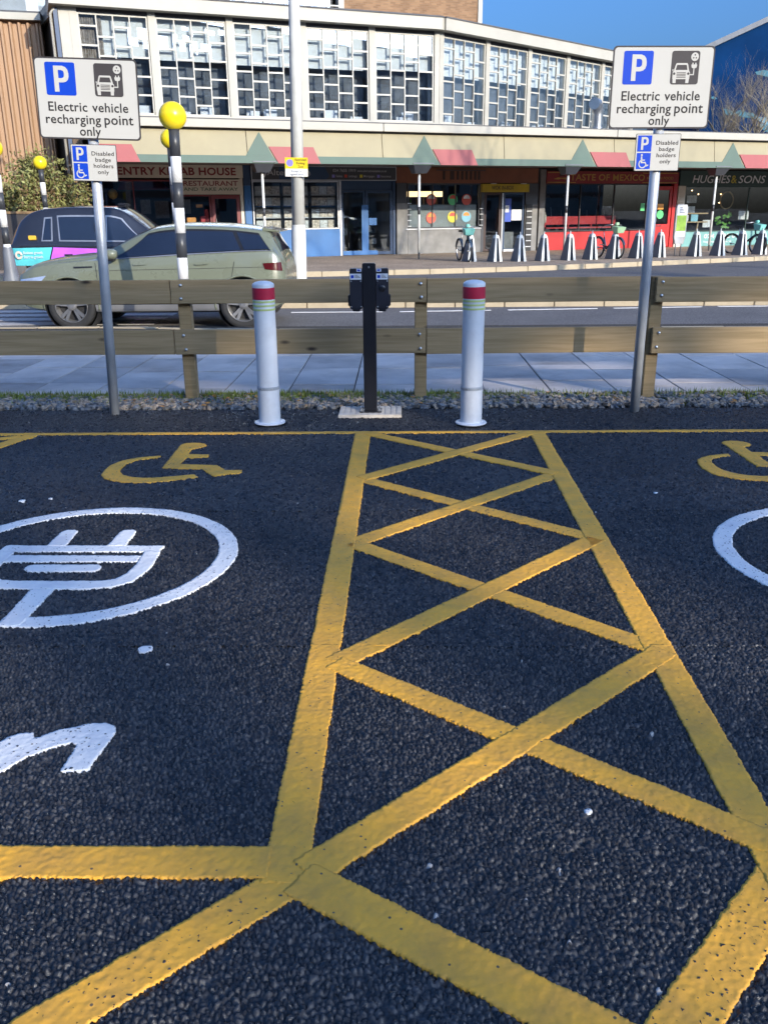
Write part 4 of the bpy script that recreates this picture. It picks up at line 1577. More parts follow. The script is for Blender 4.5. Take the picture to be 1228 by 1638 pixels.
def wheel(parent, x, y, z, r, sgn, spokes=5):
    w = bpy.data.objects.new('wheel', None)
    me = MB().lathe([(r*0.66, -0.10), (r*0.80, -0.115), (r*0.95, -0.112), (r, -0.085), (r, 0.085), (r*0.95, 0.112), (r*0.80, 0.115), (r*0.66, 0.10)], 40, axis='y').mesh('tyre', 'tyre', True)
    w = link('wheel', me, parent, (x, y, z))
    s = -1 if sgn < 0 else 1
    face = s*0.085
    MB().lathe([(r*0.665, s*0.10), (r*0.70, s*0.108), (r*0.67, s*0.085), (r*0.62, s*0.03), (r*0.60, -s*0.06)], 40, axis='y').build('rim', 'alloy', w, smooth=True)
    MB().lathe([(r*0.60, s*0.0), (0.0, s*0.0)], 30, axis='y').build('brake_disc', 'car_trim', w)
    sp = MB()
    for k in range(spokes):
        a = 2*math.pi*k/spokes+0.3
        for d in (-0.17, 0.17):
            p0 = Vector((math.cos(a+d*0.6)*0.05, face-s*0.012, math.sin(a+d*0.6)*0.05))
            p1 = Vector((math.cos(a+d)*r*0.655, face+s*0.008, math.sin(a+d)*r*0.655))
            t = Vector((-math.sin(a), 0, math.cos(a)))
            q = [p0-t*0.020, p1-t*0.024, p1+t*0.024, p0+t*0.020]
            bt = [(p.x, p.y-s*0.03, p.z) for p in q]
            tp = [tuple(p) for p in q]
            sp.hexa(bt, tp)
    sp.lathe([(0.068, face-s*0.03), (0.066, face+s*0.004), (0.035, face+s*0.010), (0, face+s*0.010)], 18, axis='y')
    sp.build('spokes', 'alloy', w, fix=True)
    return w

def car_common(t, body, arches, wr, hw, wheels_y, track=None):
    for (ax, az, ar) in arches:
        for s in (-1, 1):
            MB().lathe([(ar-0.004, 0.0), (ar-0.004, -0.36), (0.02, -0.36)] if s > 0 else [(0.02, 0.36), (ar-0.004, 0.36), (ar-0.004, 0.0)], 40, (ax, s*(hw-0.045), az), 'y').build('arch_liner', 'car_trim', t)
            wheel(t, ax, s*wheels_y, wr, wr, s)

suv = thing('suv_car', 'sage green compact SUV with dark windows passing the crossing', 'car', (-3.645, 14.24, -0.10), R(180))
T = [  # x, zl, wl, zm, wm, zb, wb, zt, wt, zc
    (-2.10, 0.50, 0.60, 0.66, 0.66, 0.80, 0.64, 0.86, 0.52, 0.87),
    (-2.07, 0.40, 0.72, 0.68, 0.79, 0.90, 0.75, 0.97, 0.62, 0.98),
    (-2.00, 0.33, 0.79, 0.70, 0.86, 1.03, 0.80, 1.09, 0.63, 1.11),
    (-1.88, 0.28, 0.83, 0.71, 0.90, 1.115, 0.83, 1.25, 0.58, 1.28),
    (-1.80, 0.27, 0.85, 0.72, 0.915, 1.12, 0.84, 1.38, 0.55, 1.42),
    (-1.55, 0.25, 0.87, 0.72, 0.93, 1.118, 0.85, 1.425, 0.57, 1.465),
    (-1.00, 0.24, 0.88, 0.72, 0.935, 1.10, 0.86, 1.475, 0.60, 1.515),
    (-0.45, 0.24, 0.88, 0.72, 0.935, 1.075, 0.86, 1.49, 0.61, 1.53),
    (0.00, 0.24, 0.88, 0.72, 0.935, 1.05, 0.86, 1.455, 0.60, 1.495),
    (0.30, 0.24, 0.88, 0.72, 0.935, 1.035, 0.86, 1.35, 0.60, 1.39),
    (0.60, 0.24, 0.88, 0.72, 0.935, 1.02, 0.86, 1.21, 0.62, 1.25),
    (0.82, 0.24, 0.88, 0.72, 0.935, 1.01, 0.86, 1.11, 0.66, 1.145),
    (0.95, 0.24, 0.88, 0.72, 0.935, 1.005, 0.86, 1.075, 0.70, 1.105),
    (1.40, 0.25, 0.87, 0.72, 0.93, 0.97, 0.86, 1.03, 0.72, 1.065),
    (1.80, 0.27, 0.83, 0.70, 0.90, 0.91, 0.83, 0.965, 0.70, 1.00),
    (2.02, 0.30, 0.76, 0.66, 0.83, 0.83, 0.76, 0.89, 0.64, 0.92),
    (2.13, 0.34, 0.66, 0.62, 0.74, 0.76, 0.68, 0.81, 0.58, 0.83),
    (2.19, 0.42, 0.52, 0.58, 0.60, 0.66, 0.55, 0.70, 0.48, 0.71),
]
FX = lambda x: x if x > -1.3 else -1.3+(x+1.3)*0.80
T = [(FX(r[0]), *r[1:]) for r in T]
sb = CarBody(T)
arches = [(1.30, 0.36, 0.405), (-1.30, 0.36, 0.405)]
sb.build('body', 'suv_paint', suv, arches)
car_common(suv, sb, arches, 0.355, 0.93, 0.80)
for s in (-1, 1):
    def glass(nm, c, m='car_glass', off=0.008):
        patch(sb, c, s, off).build(nm, m, suv, smooth=True)
    glass('pillar_trim', [(FX(-1.86), 0.02), (0.72, 0.02), (0.10, 0.99), (FX(-1.60), 0.99)], 'car_black', 0.005)
    glass('side_window', [(-0.40, 0.07), (0.60, 0.07), (0.13, 0.90), (-0.40, 0.90)], off=0.010)
    glass('side_window', [(-1.30, 0.07), (-0.47, 0.07), (-0.47, 0.90), (-1.16, 0.90)], off=0.010)
    glass('side_window', [(FX(-1.82), 0.10), (-1.35, 0.08), (-1.22, 0.90), (FX(-1.62), 0.86)], off=0.010)
    patch(sb, [(FX(-2.05), 0.84), (FX(-1.74), 0.87), (FX(-1.70), 0.955), (FX(-2.03), 0.965)], s, 0.010, low=True).build('tail_lamp', 'tail_red', suv, smooth=True)
    patch(sb, [(1.72, 0.70), (2.09, 0.66), (2.06, 0.74), (1.62, 0.80)], s, 0.010, low=True).build('head_lamp', 'head_lamp', suv, smooth=True)
    patch(sb, [(-0.93, 0.27), (0.93, 0.27), (0.93, 0.37), (-0.93, 0.37)], s, 0.012, low=True).build('side_sill', 'silver_trim', suv, smooth=True)
    for hx in (0.20, -0.72):
        o = patch(sb, [(hx-0.10, 0.948), (hx+0.10, 0.938), (hx+0.10, 0.963), (hx-0.10, 0.973)], s, 0.028, 4, 1, True).build('door_handle', 'suv_paint', suv)
    for (xa, xb_) in ((-0.435, -0.43), (-1.07, -1.20), (0.80, 0.88)):
        patch(sb, [(xa-0.004, 0.38), (xa+0.004, 0.38), (xb_+0.004, 0.98), (xb_-0.004, 0.98)], s, 0.003, 1, 8, True).build('door_seam', 'car_black', suv)
    patch(sb, [(FX(-1.95), 0.900), (0.88, 0.862), (0.88, 0.867), (FX(-1.95), 0.906)], s, 0.004, 14, 1, True).build('body_crease', 'car_trim', suv)
    patch(sb, [(0.92, 0.91), (1.20, 0.90), (1.20, 0.925), (0.92, 0.93)], s, 0.008, 3, 1, True).build('wing_vent', 'car_black', suv)
    mr = MB().lathe([(0.0, -0.10), (0.055, -0.095), (0.085, -0.05), (0.09, 0.02), (0.075, 0.07), (0.0, 0.085)], 14, axis='x')
    mr.v = [(x, y*1.05, z*0.85) for x, y, z in mr.v]
    m_ = mr.build('door_mirror', 'suv_paint', suv, smooth=True, loc=(0.60, s*0.985, 1.105), fix=True)
    MB().box(-0.04, 0.04, -0.11*s if s > 0 else -0.02, 0.02 if s > 0 else 0.11, -0.095, -0.065).build('mirror_foot', 'car_black', m_)
cross_patch(sb, 0.10, 0.86, 0.92, 1.0, 0.008).build('windscreen', 'car_glass', suv, smooth=True)
cross_patch(sb, FX(-2.0), FX(-1.84), 0.9, 0.85, 0.008).build('rear_window', 'car_glass', suv, smooth=True)
sp0, sp1 = FX(-1.98), FX(-1.66)
MB().hexa([(sp0, -0.52, 1.385), (sp1, -0.54, 1.40), (sp1, 0.54, 1.40), (sp0, 0.52, 1.385)], [(sp0, -0.52, 1.40), (sp1, -0.54, 1.455), (sp1, 0.54, 1.455), (sp0, 0.52, 1.40)]).build('roof_spoiler', 'suv_paint', suv, bevel=0.006)
for s in (-1, 1):
    # dark lower cladding, arch lips, window line and roof rail
    patch(sb, [(-0.92, 0.372), (0.92, 0.372), (0.92, 0.43), (-0.92, 0.43)], s, 0.010, 10, 2, True).build('lower_cladding', 'car_trim', suv, smooth=True)
    patch(sb, [(FX(-1.88), 0.0), (0.74, 0.0), (0.70, 0.035), (FX(-1.87), 0.035)], s, 0.013, 20, 1).build('window_line', 'silver_trim', suv, smooth=True)
    for (ax, az, ar) in arches:
        lip = MB()
        pts = []
        for a in range(-12, 193, 6):
            x, z = ax+math.cos(R(a))*(ar+0.018), az+math.sin(R(a))*(ar+0.018)
            pts.append(sb.low_point(x, max(z, 0.29), 0.004))
        lip.tube([(p[0], p[1]*s, p[2]) for p in pts], 0.017, 6)
        lip.build('arch_lip', 'suv_paint', suv, smooth=True)

taxi = thing('black_taxi', 'black taxi cab with teal and purple side panels behind the green car', 'taxi', (-6.30, 20.5, -0.10), 0)
T2 = [  # faces +X
    (-2.26, 0.52, 0.62, 0.62, 0.66, 0.86, 0.62, 0.92, 0.52, 0.93),
    (-2.22, 0.40, 0.72, 0.64, 0.77, 1.00, 0.72, 1.08, 0.58, 1.10),
    (-2.12, 0.32, 0.79, 0.66, 0.83, 1.06, 0.79, 1.30, 0.58, 1.33),
    (-1.95, 0.28, 0.82, 0.68, 0.86, 1.07, 0.82, 1.54, 0.58, 1.57),
    (-1.70, 0.26, 0.84, 0.70, 0.875, 1.07, 0.83, 1.70, 0.60, 1.73),
    (-1.40, 0.25, 0.85, 0.70, 0.885, 1.07, 0.84, 1.77, 0.61, 1.80),
    (-0.80, 0.25, 0.85, 0.70, 0.885, 1.06, 0.84, 1.80, 0.62, 1.835),
    (0.00, 0.25, 0.85, 0.70, 0.885, 1.05, 0.84, 1.79, 0.62, 1.825),
    (0.25, 0.25, 0.85, 0.70, 0.885, 1.05, 0.84, 1.73, 0.61, 1.765),
    (0.60, 0.25, 0.85, 0.70, 0.885, 1.05, 0.84, 1.50, 0.61, 1.535),
    (0.98, 0.25, 0.85, 0.70, 0.885, 1.04, 0.83, 1.20, 0.63, 1.23),
    (1.12, 0.25, 0.85, 0.70, 0.88, 1.02, 0.82, 1.11, 0.64, 1.14),
    (1.70, 0.28, 0.80, 0.68, 0.85, 0.93, 0.78, 1.01, 0.58, 1.04),
    (2.15, 0.33, 0.70, 0.62, 0.76, 0.80, 0.68, 0.86, 0.48, 0.88),
    (2.28, 0.42, 0.52, 0.55, 0.58, 0.64, 0.54, 0.70, 0.40, 0.71),
]
tb = CarBody(T2)
arches2 = [(1.42, 0.33, 0.37), (-1.46, 0.33, 0.37)]
tb.build('body', 'taxi_black', taxi, arches2)
car_common(taxi, tb, arches2, 0.33, 0.885, 0.755)
for s in (-1, 1):
    for c in ([(-1.47, 0.05), (-1.22, 0.05), (-1.22, 0.80), (-1.40, 0.80)], [(-1.08, 0.05), (-0.16, 0.05), (-0.16, 0.83), (-1.12, 0.83)], [(-0.06, 0.05), (0.92, 0.05), (0.30, 0.83), (-0.06, 0.83)]):
        patch(tb, c, s, 0.006).build('window_surround', 'silver_trim', taxi, smooth=True)
        (xa, va), (xb_, vb), (xc, vc), (xd, vd) = c
        patch(tb, [(xa+0.03, va+0.04), (xb_-0.03, vb+0.04), (xc-0.03, vc-0.05), (xd+0.03, vd-0.05)], s, 0.011).build('side_window', 'car_glass', taxi, smooth=True)
    patch(tb, [(-2.16, 0.60), (-1.36, 0.60), (-1.24, 0.98), (-2.18, 0.965)], s, 0.006, 12, 6, True).build('teal_panel', 'taxi_teal', taxi, smooth=True)
    patch(tb, [(-1.33, 0.60), (0.95, 0.66), (0.95, 0.90), (-1.21, 0.98)], s, 0.0075, 14, 6, True).build('purple_panel', 'taxi_purple', taxi, smooth=True)
    patch(tb, [(-2.14, 0.30), (-1.86, 0.28), (-1.86, 0.595), (-2.18, 0.595)], s, 0.006, 6, 5, True).build('lower_valance', 'taxi_grey', taxi, smooth=True)
    o = MB().box(-0.085, 0.085, -0.02, 0.02, -0.045, 0.045).build('side_lamp', 'amber_lamp', taxi, bevel=0.01, loc=(-1.66, s*0.83, 1.18), rot=(0, 0, 0))
    patch(tb, [(-0.98, 0.80), (-0.80, 0.80), (-0.80, 0.835), (-0.98, 0.835)], s, 0.02, 3, 1, True).build('door_handle', 'car_black', taxi)
    patch(tb, [(-1.16, 0.30), (-1.15, 0.30), (-1.15, 1.0), (-1.16, 1.0)], s, 0.004, 1, 8, True).build('door_seam', 'car_black', taxi)
def taxi_word(s, x, z):
    o = text('lettering', s, 0.085, 'label_white', taxi, x, -0.905, z, width=0.42, bold=0.006)
taxi_word('Business growth', -1.66, 0.845)
taxi_word('Start to growth', -1.66, 0.755)
MB().prism(arc_band(-1.98, 0.82, 0.04, 0.085, 0, 360, 24), -0.893, -0.890, 'xz').build('ring_logo', 'pad_concrete', taxi)
cross_patch(tb, 0.20, 1.0, 0.92, 1.0, 0.006).build('windscreen', 'car_glass', taxi, smooth=True)
MB().box(0.06, 0.26, -0.20, 0.20, 1.80, 1.88).build('roof_sign', 'taxi_black', taxi, bevel=0.03)

# ------------------------------------------------------------------ docking stands and hire bikes
dock0 = None
dock_at = [(2.25, 28.75), (3.05, 28.68), (3.80, 28.66), (4.56, 28.75), (5.44, 29.10), (6.20, 29.38), (7.00, 29.66), (7.83, 29.95), (8.68, 30.42), (10.00, 30.85), (10.88, 31.1), (11.76, 31.45), (12.55, 31.75)]
dock_words = ['behind the leftmost hire bike', 'first empty one right of the leftmost bike', 'second right of the leftmost bike', 'third right of the leftmost bike, at the red shop corner', 'in front of the thin white canopy pole by the red shop', 'just left of the green-basket bike', 'holding the green-basket bike', 'half hidden by the right sign pole', 'in front of the red shop door', 'just right of the white and green totem', 'in front of the teal shop window pole', 'second from the right edge, before the teal shop', 'with a hire bike at the right edge']
def make_dock(label, x, y, rz):
    t = thing('docking_stand', label, 'docking stand', (x, y, 0.02), rz, 'bike docking stands along the far kerb')
    H = 0.80
    for s in (-1, 1):
        # each leg leans in towards the top: seen from the front the stand is a narrow A
        xo0, xi0, xo1, xi1 = s*0.155, s*0.062, s*0.080, s*0.028
        bot = [(xo0, -0.10), (xi0, -0.10), (xi0, 0.34), (xo0, 0.34)]
        top = [(xo1, -0.03), (xi1, -0.03), (xi1, 0.15), (xo1, 0.15)]
        if s > 0:
            bot = [(a, b) for a, b in (bot[1], bot[0], bot[3], bot[2])]
            top = [(a, b) for a, b in (top[1], top[0], top[3], top[2])]
        MB().hexa([(a, b, 0) for a, b in bot], [(a, b, H-0.10) for a, b in top]).build('side_leg', 'dock_side', t, bevel=0.008, fix=True)
        fb, ft = sorted((xo0, xi0)), sorted((xo1, xi1))
        MB().hexa([(fb[0], -0.112, 0.002), (fb[1], -0.112, 0.002), (fb[1], -0.101, 0.002), (fb[0], -0.101, 0.002)], [(ft[0], -0.042, H-0.1), (ft[1], -0.042, H-0.1), (ft[1], -0.031, H-0.1), (ft[0], -0.031, H-0.1)]).build('front_plate', 'dock_light', t)
    MB().hexa([(-0.09, -0.035, H-0.1), (0.09, -0.035, H-0.1), (0.09, 0.155, H-0.1), (-0.09, 0.155, H-0.1)], [(-0.05, -0.01, H), (0.05, -0.01, H), (0.05, 0.12, H), (-0.05, 0.12, H)]).build('head', 'dock_light', t, bevel=0.01)
    MB().hexa([(-0.066, 0.0, 0.01), (0.066, 0.0, 0.01), (0.066, 0.34, 0.01), (-0.066, 0.34, 0.01)], [(-0.026, 0.02, H-0.1), (0.026, 0.02, H-0.1), (0.026, 0.12, H-0.1), (-0.026, 0.12, H-0.1)]).build('wheel_slot', 'bike_navy', t)
    MB().tube([(0, 0.05, H-0.01), (0, 0.05, H+0.09)], [0.022, 0.012], 8).build('peg', 'dock_light', t)
    return t
for i, ((x, y), wd) in enumerate(zip(dock_at, dock_words)):
    lab = 'grey bike docking stand '+wd
    if dock0 is None:
        dock0 = make_dock(lab, x, y, R(24))
    else:
        copy_thing(dock0, (x, y, 0.02), R(24+random.uniform(-2, 2)), lab)

def bike(label, x, y, rz, basket):
    t = thing('hire_bike', label, 'bicycle', (x, y, 0.02), rz, 'docked hire bikes')
    r = 0.33
    for wx in (0.53, -0.53):
        w = MB()
        w.lathe([(r-0.025*math.cos(a), 0.025*math.sin(a)) for a in [2*math.pi*k/8 for k in range(9)]], 28, (wx, 0, r), 'y')
        wo = w.build('wheel', 'tyre', t, smooth=True)
        sp = MB().lathe([(r-0.03, -0.012), (r-0.05, -0.012), (r-0.05, 0.012), (r-0.03, 0.012)], 28, (wx, 0, r), 'y')
        for k in range(12):
            a = 2*math.pi*k/12
            sp.tube([(wx, 0.015*(-1)**k, r), (wx+math.cos(a)*(r-0.03), 0, r+math.sin(a)*(r-0.03))], 0.003, 4)
        sp.lathe([(0.03, -0.04), (0.03, 0.04)], 10, (wx, 0, r), 'y')
        sp.build('spokes', 'alloy', wo)
        mg = MB().lathe([(r+0.03, -0.035), (r+0.035, 0), (r+0.03, 0.035)], 28, (0, 0, 0), 'y')
        keep = MB()
        pts = [[(wx+(r+0.03)*math.cos(R(a)), yy, r+(r+0.03)*math.sin(R(a))) for a in range(20, 171, 10)] for yy in (-0.035, 0.035)]
        n = len(pts[0])
        keep.add(pts[0]+pts[1], [(i, i+1, n+i+1, n+i) for i in range(n-1)])
        keep.build('mudguard', 'bike_navy', t, smooth=True)
    fr = MB()
    bb, seat, head, headlo = (-0.08, 0, 0.30), (-0.25, 0, 0.78), (0.36, 0, 0.86), (0.40, 0, 0.66)
    fr.tube([bb, headlo], 0.032, 10)
    fr.tube([bb, (-0.22, 0, 0.66)], 0.022, 10)
    fr.tube([(-0.53, 0.05, r), bb], 0.012, 8)
    fr.tube([(-0.53, -0.05, r), bb], 0.012, 8)
    fr.tube([headlo, head], 0.026, 10)
    fr.build('frame', 'bike_navy', t, smooth=True)
    MB().tube([(0.53, 0.05, r), (0.45, 0.05, 0.62), (0.41, 0, 0.68)], 0.016, 8).tube([(0.53, -0.05, r), (0.45, -0.05, 0.62), (0.41, 0, 0.68)], 0.016, 8).build('fork', 'bike_navy', t, smooth=True)
    MB().tube([(-0.22, 0, 0.6), (-0.27, 0, 0.88)], 0.014, 8).build('seat_post', 'alloy', t, smooth=True)
    MB().hexa([(-0.42, -0.09, 0.88), (-0.14, -0.03, 0.88), (-0.14, 0.03, 0.88), (-0.42, 0.09, 0.88)], [(-0.42, -0.09, 0.94), (-0.14, -0.03, 0.93), (-0.14, 0.03, 0.93), (-0.42, 0.09, 0.94)]).build('saddle', 'car_trim', t, bevel=0.02)
    MB().tube([(0.36, 0, 0.84), (0.33, 0, 1.02), (0.33, 0.12, 1.06), (0.24, 0.30, 1.04), (0.16, 0.31, 1.03)], 0.013, 8).tube([(0.33, 0, 1.02), (0.33, -0.12, 1.06), (0.24, -0.30, 1.04), (0.16, -0.31, 1.03)], 0.013, 8).build('handlebar', 'alloy', t, smooth=True)
    MB().hexa([(0.40, -0.13, 0.80), (0.62, -0.12, 0.80), (0.62, 0.12, 0.80), (0.40, 0.13, 0.80)], [(0.38, -0.18, 1.02), (0.68, -0.17, 0.98), (0.68, 0.17, 0.98), (0.38, 0.18, 1.02)]).build('basket', basket, t, bevel=0.01)
    MB().box(0.36, 0.46, -0.06, 0.06, 1.04, 1.13).build('display', basket, t, bevel=0.015)
    MB().lathe([(0.09, -0.03), (0.09, 0.03)], 16, (-0.08, 0, 0.30), 'y').build('chainring', 'car_trim', t)
    MB().tube([(-0.08, 0.06, 0.30), (0.02, 0.09, 0.17)], 0.010, 6).tube([(-0.08, -0.06, 0.30), (-0.18, -0.09, 0.43)], 0.010, 6).box(-0.03, 0.07, 0.07, 0.15, 0.155, 0.18).box(-0.23, -0.13, -0.15, -0.07, 0.42, 0.445).build('cranks', 'alloy', t)
    return t
bike('hire bike with teal basket in the leftmost docking stand', 2.05, 29.15, R(-78), 'bike_teal')
bike('hire bike with green basket in front of the red shop', 6.86, 30.15, R(-66), 'bike_lime')
bike('hire bike with teal basket cut by the right edge', 12.15, 32.35, R(-55), 'bike_teal')

# ------------------------------------------------------------------ information totem
tt = thing('information_totem', 'white and green information totem among the docking stands', 'totem', (9.42, 31.0, 0.02), R(20))
for s in (-1, 1):
    MB().tube([(s*0.11, 0, 0), (s*0.11, 0, 0.42), (s*0.20, 0, 0.60)], [0.022, 0.022, 0.02], 10).build('leg', 'beacon_grey', tt, smooth=True)
MB().prism([(-0.16, 0.40), (0.16, 0.40), (0.23, 0.62), (0.23, 1.55), (0.19, 1.66), (-0.19, 1.66), (-0.23, 1.55), (-0.23, 0.62)], -0.05, 0.05, 'xz').build('casing', 'silver_trim', tt, bevel=0.01)
MB().box(-0.185, 0.185, -0.056, -0.05, 0.64, 1.62).build('poster', 'label_white', tt)
MB().box(-0.185, 0.185, -0.061, -0.055, 0.82, 1.32).build('green_panel', 'totem_green', tt)
for k in range(4):
    MB().box(-0.10, 0.10-0.03*k, -0.061, -0.055, 1.40+0.05*k, 1.42+0.05*k).build('print_line', 'sign_grey', tt)

# ------------------------------------------------------------------ shopping parade (building frame: x along the front, y inwards)
BA = R(22.0)
BU = Vector((math.cos(BA), math.sin(BA), 0))
BN = Vector((-math.sin(BA), math.cos(BA), 0))
P0 = Vector((-3.1, 32.8, 0.02))
def bw(s, t=0.0, z=0.0):
    return P0+BU*s+BN*t+Vector((0, 0, z))

parade = thing('shopping_parade', 'two-storey shopping parade with white gridded upper windows', 'building', bw(0), BA)
S0, S1 = -7.75, 4.87         # left corner, bend
W0, W1 = 4.55, 7.38          # upper window sill and head
ANG = R(22.3)

pane_cache = {}
def pane_obj(parent, x0, x1, z0, z1, y, m='window_glass', name='pane'):
    key = (round(x1-x0, 3), round(z1-z0, 3), m)
    if key not in pane_cache:
        pane_cache[key] = MB().box(0, x1-x0, 0, 0.006, 0, z1-z0).mesh('pane', m)
    o = link(name, pane_cache[key], parent, (x0, y, z0), (random.uniform(-0.003, 0.003), 0, random.uniform(-0.004, 0.004)))
    return o

def gridded_window(parent, x0, x1, z0, z1):
    """four columns of staggered panes, as a real frame with separate panes"""
    fr = MB()
    ft = 0.05
    fr.box(x0, x1, -0.03, 0.05, z0, z0+ft)
    fr.box(x0, x1, -0.03, 0.05, z1-ft, z1)
    fr.box(x0, x0+ft, -0.03, 0.05, z0+ft, z1-ft)
    fr.box(x1-ft, x1, -0.03, 0.05, z0+ft, z1-ft)
    cw = (x1-x0-2*ft)/4
    zi0, zi1 = z0+ft, z1-ft
    Hh = zi1-zi0
    p = Hh/5.07
    panes = []
    for c in range(4):
        a, b = x0+ft+c*cw, x0+ft+(c+1)*cw
        if c:
            fr.box(a-0.019, a+0.019, -0.035, 0.045, zi0, zi1)
        offs = [0.57*p+k*p for k in range(5)] if c % 2 == 0 else [1.10*p+k*p for k in range(4)]
        bars = [zi1-o for o in offs if o < Hh-0.1]
        xa, xb = (a+0.019 if c else a), (b-0.019 if c < 3 else b)
        edges = [zi1]+bars+[zi0]
        for zb in bars:
            fr.box(xa, xb, -0.028, 0.042, zb-0.027, zb+0.027)
        for k in range(len(edges)-1):
            zt = edges[k]-(0.027 if k else 0)
            zl = edges[k+1]+(0.027 if k+1 < len(edges)-1 else 0)
            panes.append((xa, xb, zl, zt))
    w = fr.build('window', 'window_white', parent)
    for (xa, xb, zl, zt) in panes:
        pane_obj(w, xa, xb, zl, zt, 0.005)
    return w

def upper_bays(parent, xs, seed):
    rnd = random.Random(seed)
    for i in range(len(xs)-1):
        a, b = xs[i], xs[i+1]
        MB().box(a-0.115, a+0.115, -0.085, 0.25, 4.42, W1+0.14).build('pier', 'facade_white', parent, bevel=0.008)
        gridded_window(parent, a+0.118, b-0.118, W0, W1)
        drop = 0.42+rnd.uniform(-0.015, 0.015)
        zb = W1-(W1-W0)*drop
        MB().box(a+0.14, b-0.14, 0.24, 0.25, zb, W1).build('blind', 'blind_white', parent)
        MB().box(a+0.14, b-0.14, 0.60, 0.64, 4.32, 6.6).build('added_grey_panel', 'inner_grey', parent)  # grey panel added behind the glass so the lower panes look lighter
        if seed == 1 and i == 0:
            for k in range(9):
                MB().tube([(a+0.2+k*0.075, 0.18, W0), (a+0.2+k*0.075, 0.18, W1)], 0.04, 8, False).build('curtain', 'curtain', parent)
        for k in range(2):
            cx = a+rnd.uniform(0.5, 1.9)
            MB().box(cx, cx+0.45, 0.3, 0.4, W0, W0+rnd.uniform(0.15, 0.35)).build('papers', 'label_white', parent)
    b = xs[-1]
    MB().box(b-0.115, b+0.115, -0.085, 0.25, 4.42, W1+0.14).build('pier', 'facade_white', parent, bevel=0.008)

# left wing
bays = [-7.43, -5.085, -2.62, -0.155, 2.31, 4.775]
upper_bays(parade, bays, 1)
MB().box(S0-0.10, bays[0]-0.116, -0.08, 0.3, 4.42, W1+0.14).build('corner_pier', 'facade_white', parade)
MB().box(S0-0.1, 4.9, -0.10, 0.30, 4.30, W0-0.003).build('sill_band', 'facade_white', parade, bevel=0.01)
MB().box(S0-0.1, 4.83, -0.04, 0.30, W1+0.003, W1+0.13).build('head_band', 'facade_dark', parade)
MB().prism([(S0-0.35, -0.42), (4.80, -0.42), (5.6, 0.2), (5.6, 9), (S0-0.35, 9)], 7.50, 7.87).build('roof_fascia', 'facade_white', parade)
MB().prism([(S0-0.36, -0.45), (4.80, -0.45), (5.6, 0.2), (5.6, 9), (S0-0.36, 9)], 7.873, 7.92).build('roof', 'roof_felt', parade)
MB().box(S0, 5.2, 0.3, 6.5, 4.0, 4.31).build('upper_floor', 'interior_wall', parade)
MB().box(S0, 5.2, 6.2, 6.4, 4.31, 7.49).build('rear_wall', 'interior_wall', parade)
MB().box(4.7, 4.9, 0.6, 6.2, 4.31, 7.49).build('partition', 'interior_wall', parade)
MB().box(S0-0.02, S0+0.1, 0.31, 6.2, 4.31, 7.49).build('partition', 'interior_dark', parade)
# side return in dark brick, splayed
dirx, diry = -0.467*math.cos(-BA)-0.884*math.sin(-BA), -0.467*math.sin(-BA)+0.884*math.cos(-BA)
ret = MB()
c0, c1 = Vector((S0-0.10, -0.06)), Vector((S0-0.10+dirx*11, -0.06+diry*11))
nn = Vector((c1-c0).to_tuple()).normalized()
nn = Vector((nn.y, -nn.x))*0.3
q = [c0, c0+nn, c1+nn, c1]
ret.hexa([(p.x, p.y, 0) for p in q], [(p.x, p.y, 7.45) for p in q])
ret.build('side_wall', 'dark_brick', parade, fix=True)
q2 = [c0+Vector((-0.03, -0.03)), c0+nn+Vector((0, -0.03)), c1+nn, c1+Vector((-0.25, 0))]
MB().hexa([(p.x-0.02, p.y, 7.452) for p in q2], [(p.x-0.02, p.y, 7.86) for p in q2]).build('side_fascia', 'facade_white', parade, fix=True)
MB().tube([(S0-0.32, -0.02, 0.1), (S0-0.32, -0.02, 7.3), (S0-0.2, -0.1, 7.42)], 0.045, 10).build('drainpipe', 'facade_white', parade, smooth=True)
MB().box(S0-0.24, S0-0.12, -0.12, 0.0, 0, 7.45).build('corner_strip', 'shop_navy', parade)

# right wing, turned back
wing = thing('parade_wing', 'white gridded upper storey wing of the parade receding to the right', 'building', bw(4.87), BA+ANG)
wb = [0.06+2.53*k for k in range(6)]
upper_bays(wing, wb, 2)
MB().box(-0.02, 12.9, -0.10, 0.30, 4.30, W0-0.003).build('sill_band', 'facade_white', wing, bevel=0.01)
MB().box(0.02, 12.85, -0.04, 0.30, W1+0.003, W1+0.13).build('head_band', 'facade_dark', wing)
MB().prism([(-0.10, -0.42), (13.0, -0.42), (13.0, 8), (2.0, 8), (0.3, 2)], 7.495, 7.865).build('roof_fascia', 'facade_white', wing)
MB().prism([(-0.10, -0.45), (13.02, -0.45), (13.02, 8), (2.0, 8), (0.3, 2)], 7.869, 7.91).build('roof', 'roof_felt', wing)
MB().prism([(0.35, 0.32), (12.8, 0.32), (12.8, 6), (2.6, 6)], 4.02, 4.30).build('upper_floor', 'interior_wall', wing)
MB().box(2.4, 12.8, 5.8, 6.0, 4.31, 7.49).build('rear_wall', 'interior_wall', wing)
MB().box(12.72, 12.88, 0.31, 6.0, 0.0, 7.49).build('end_wall', 'brown_brick', wing)

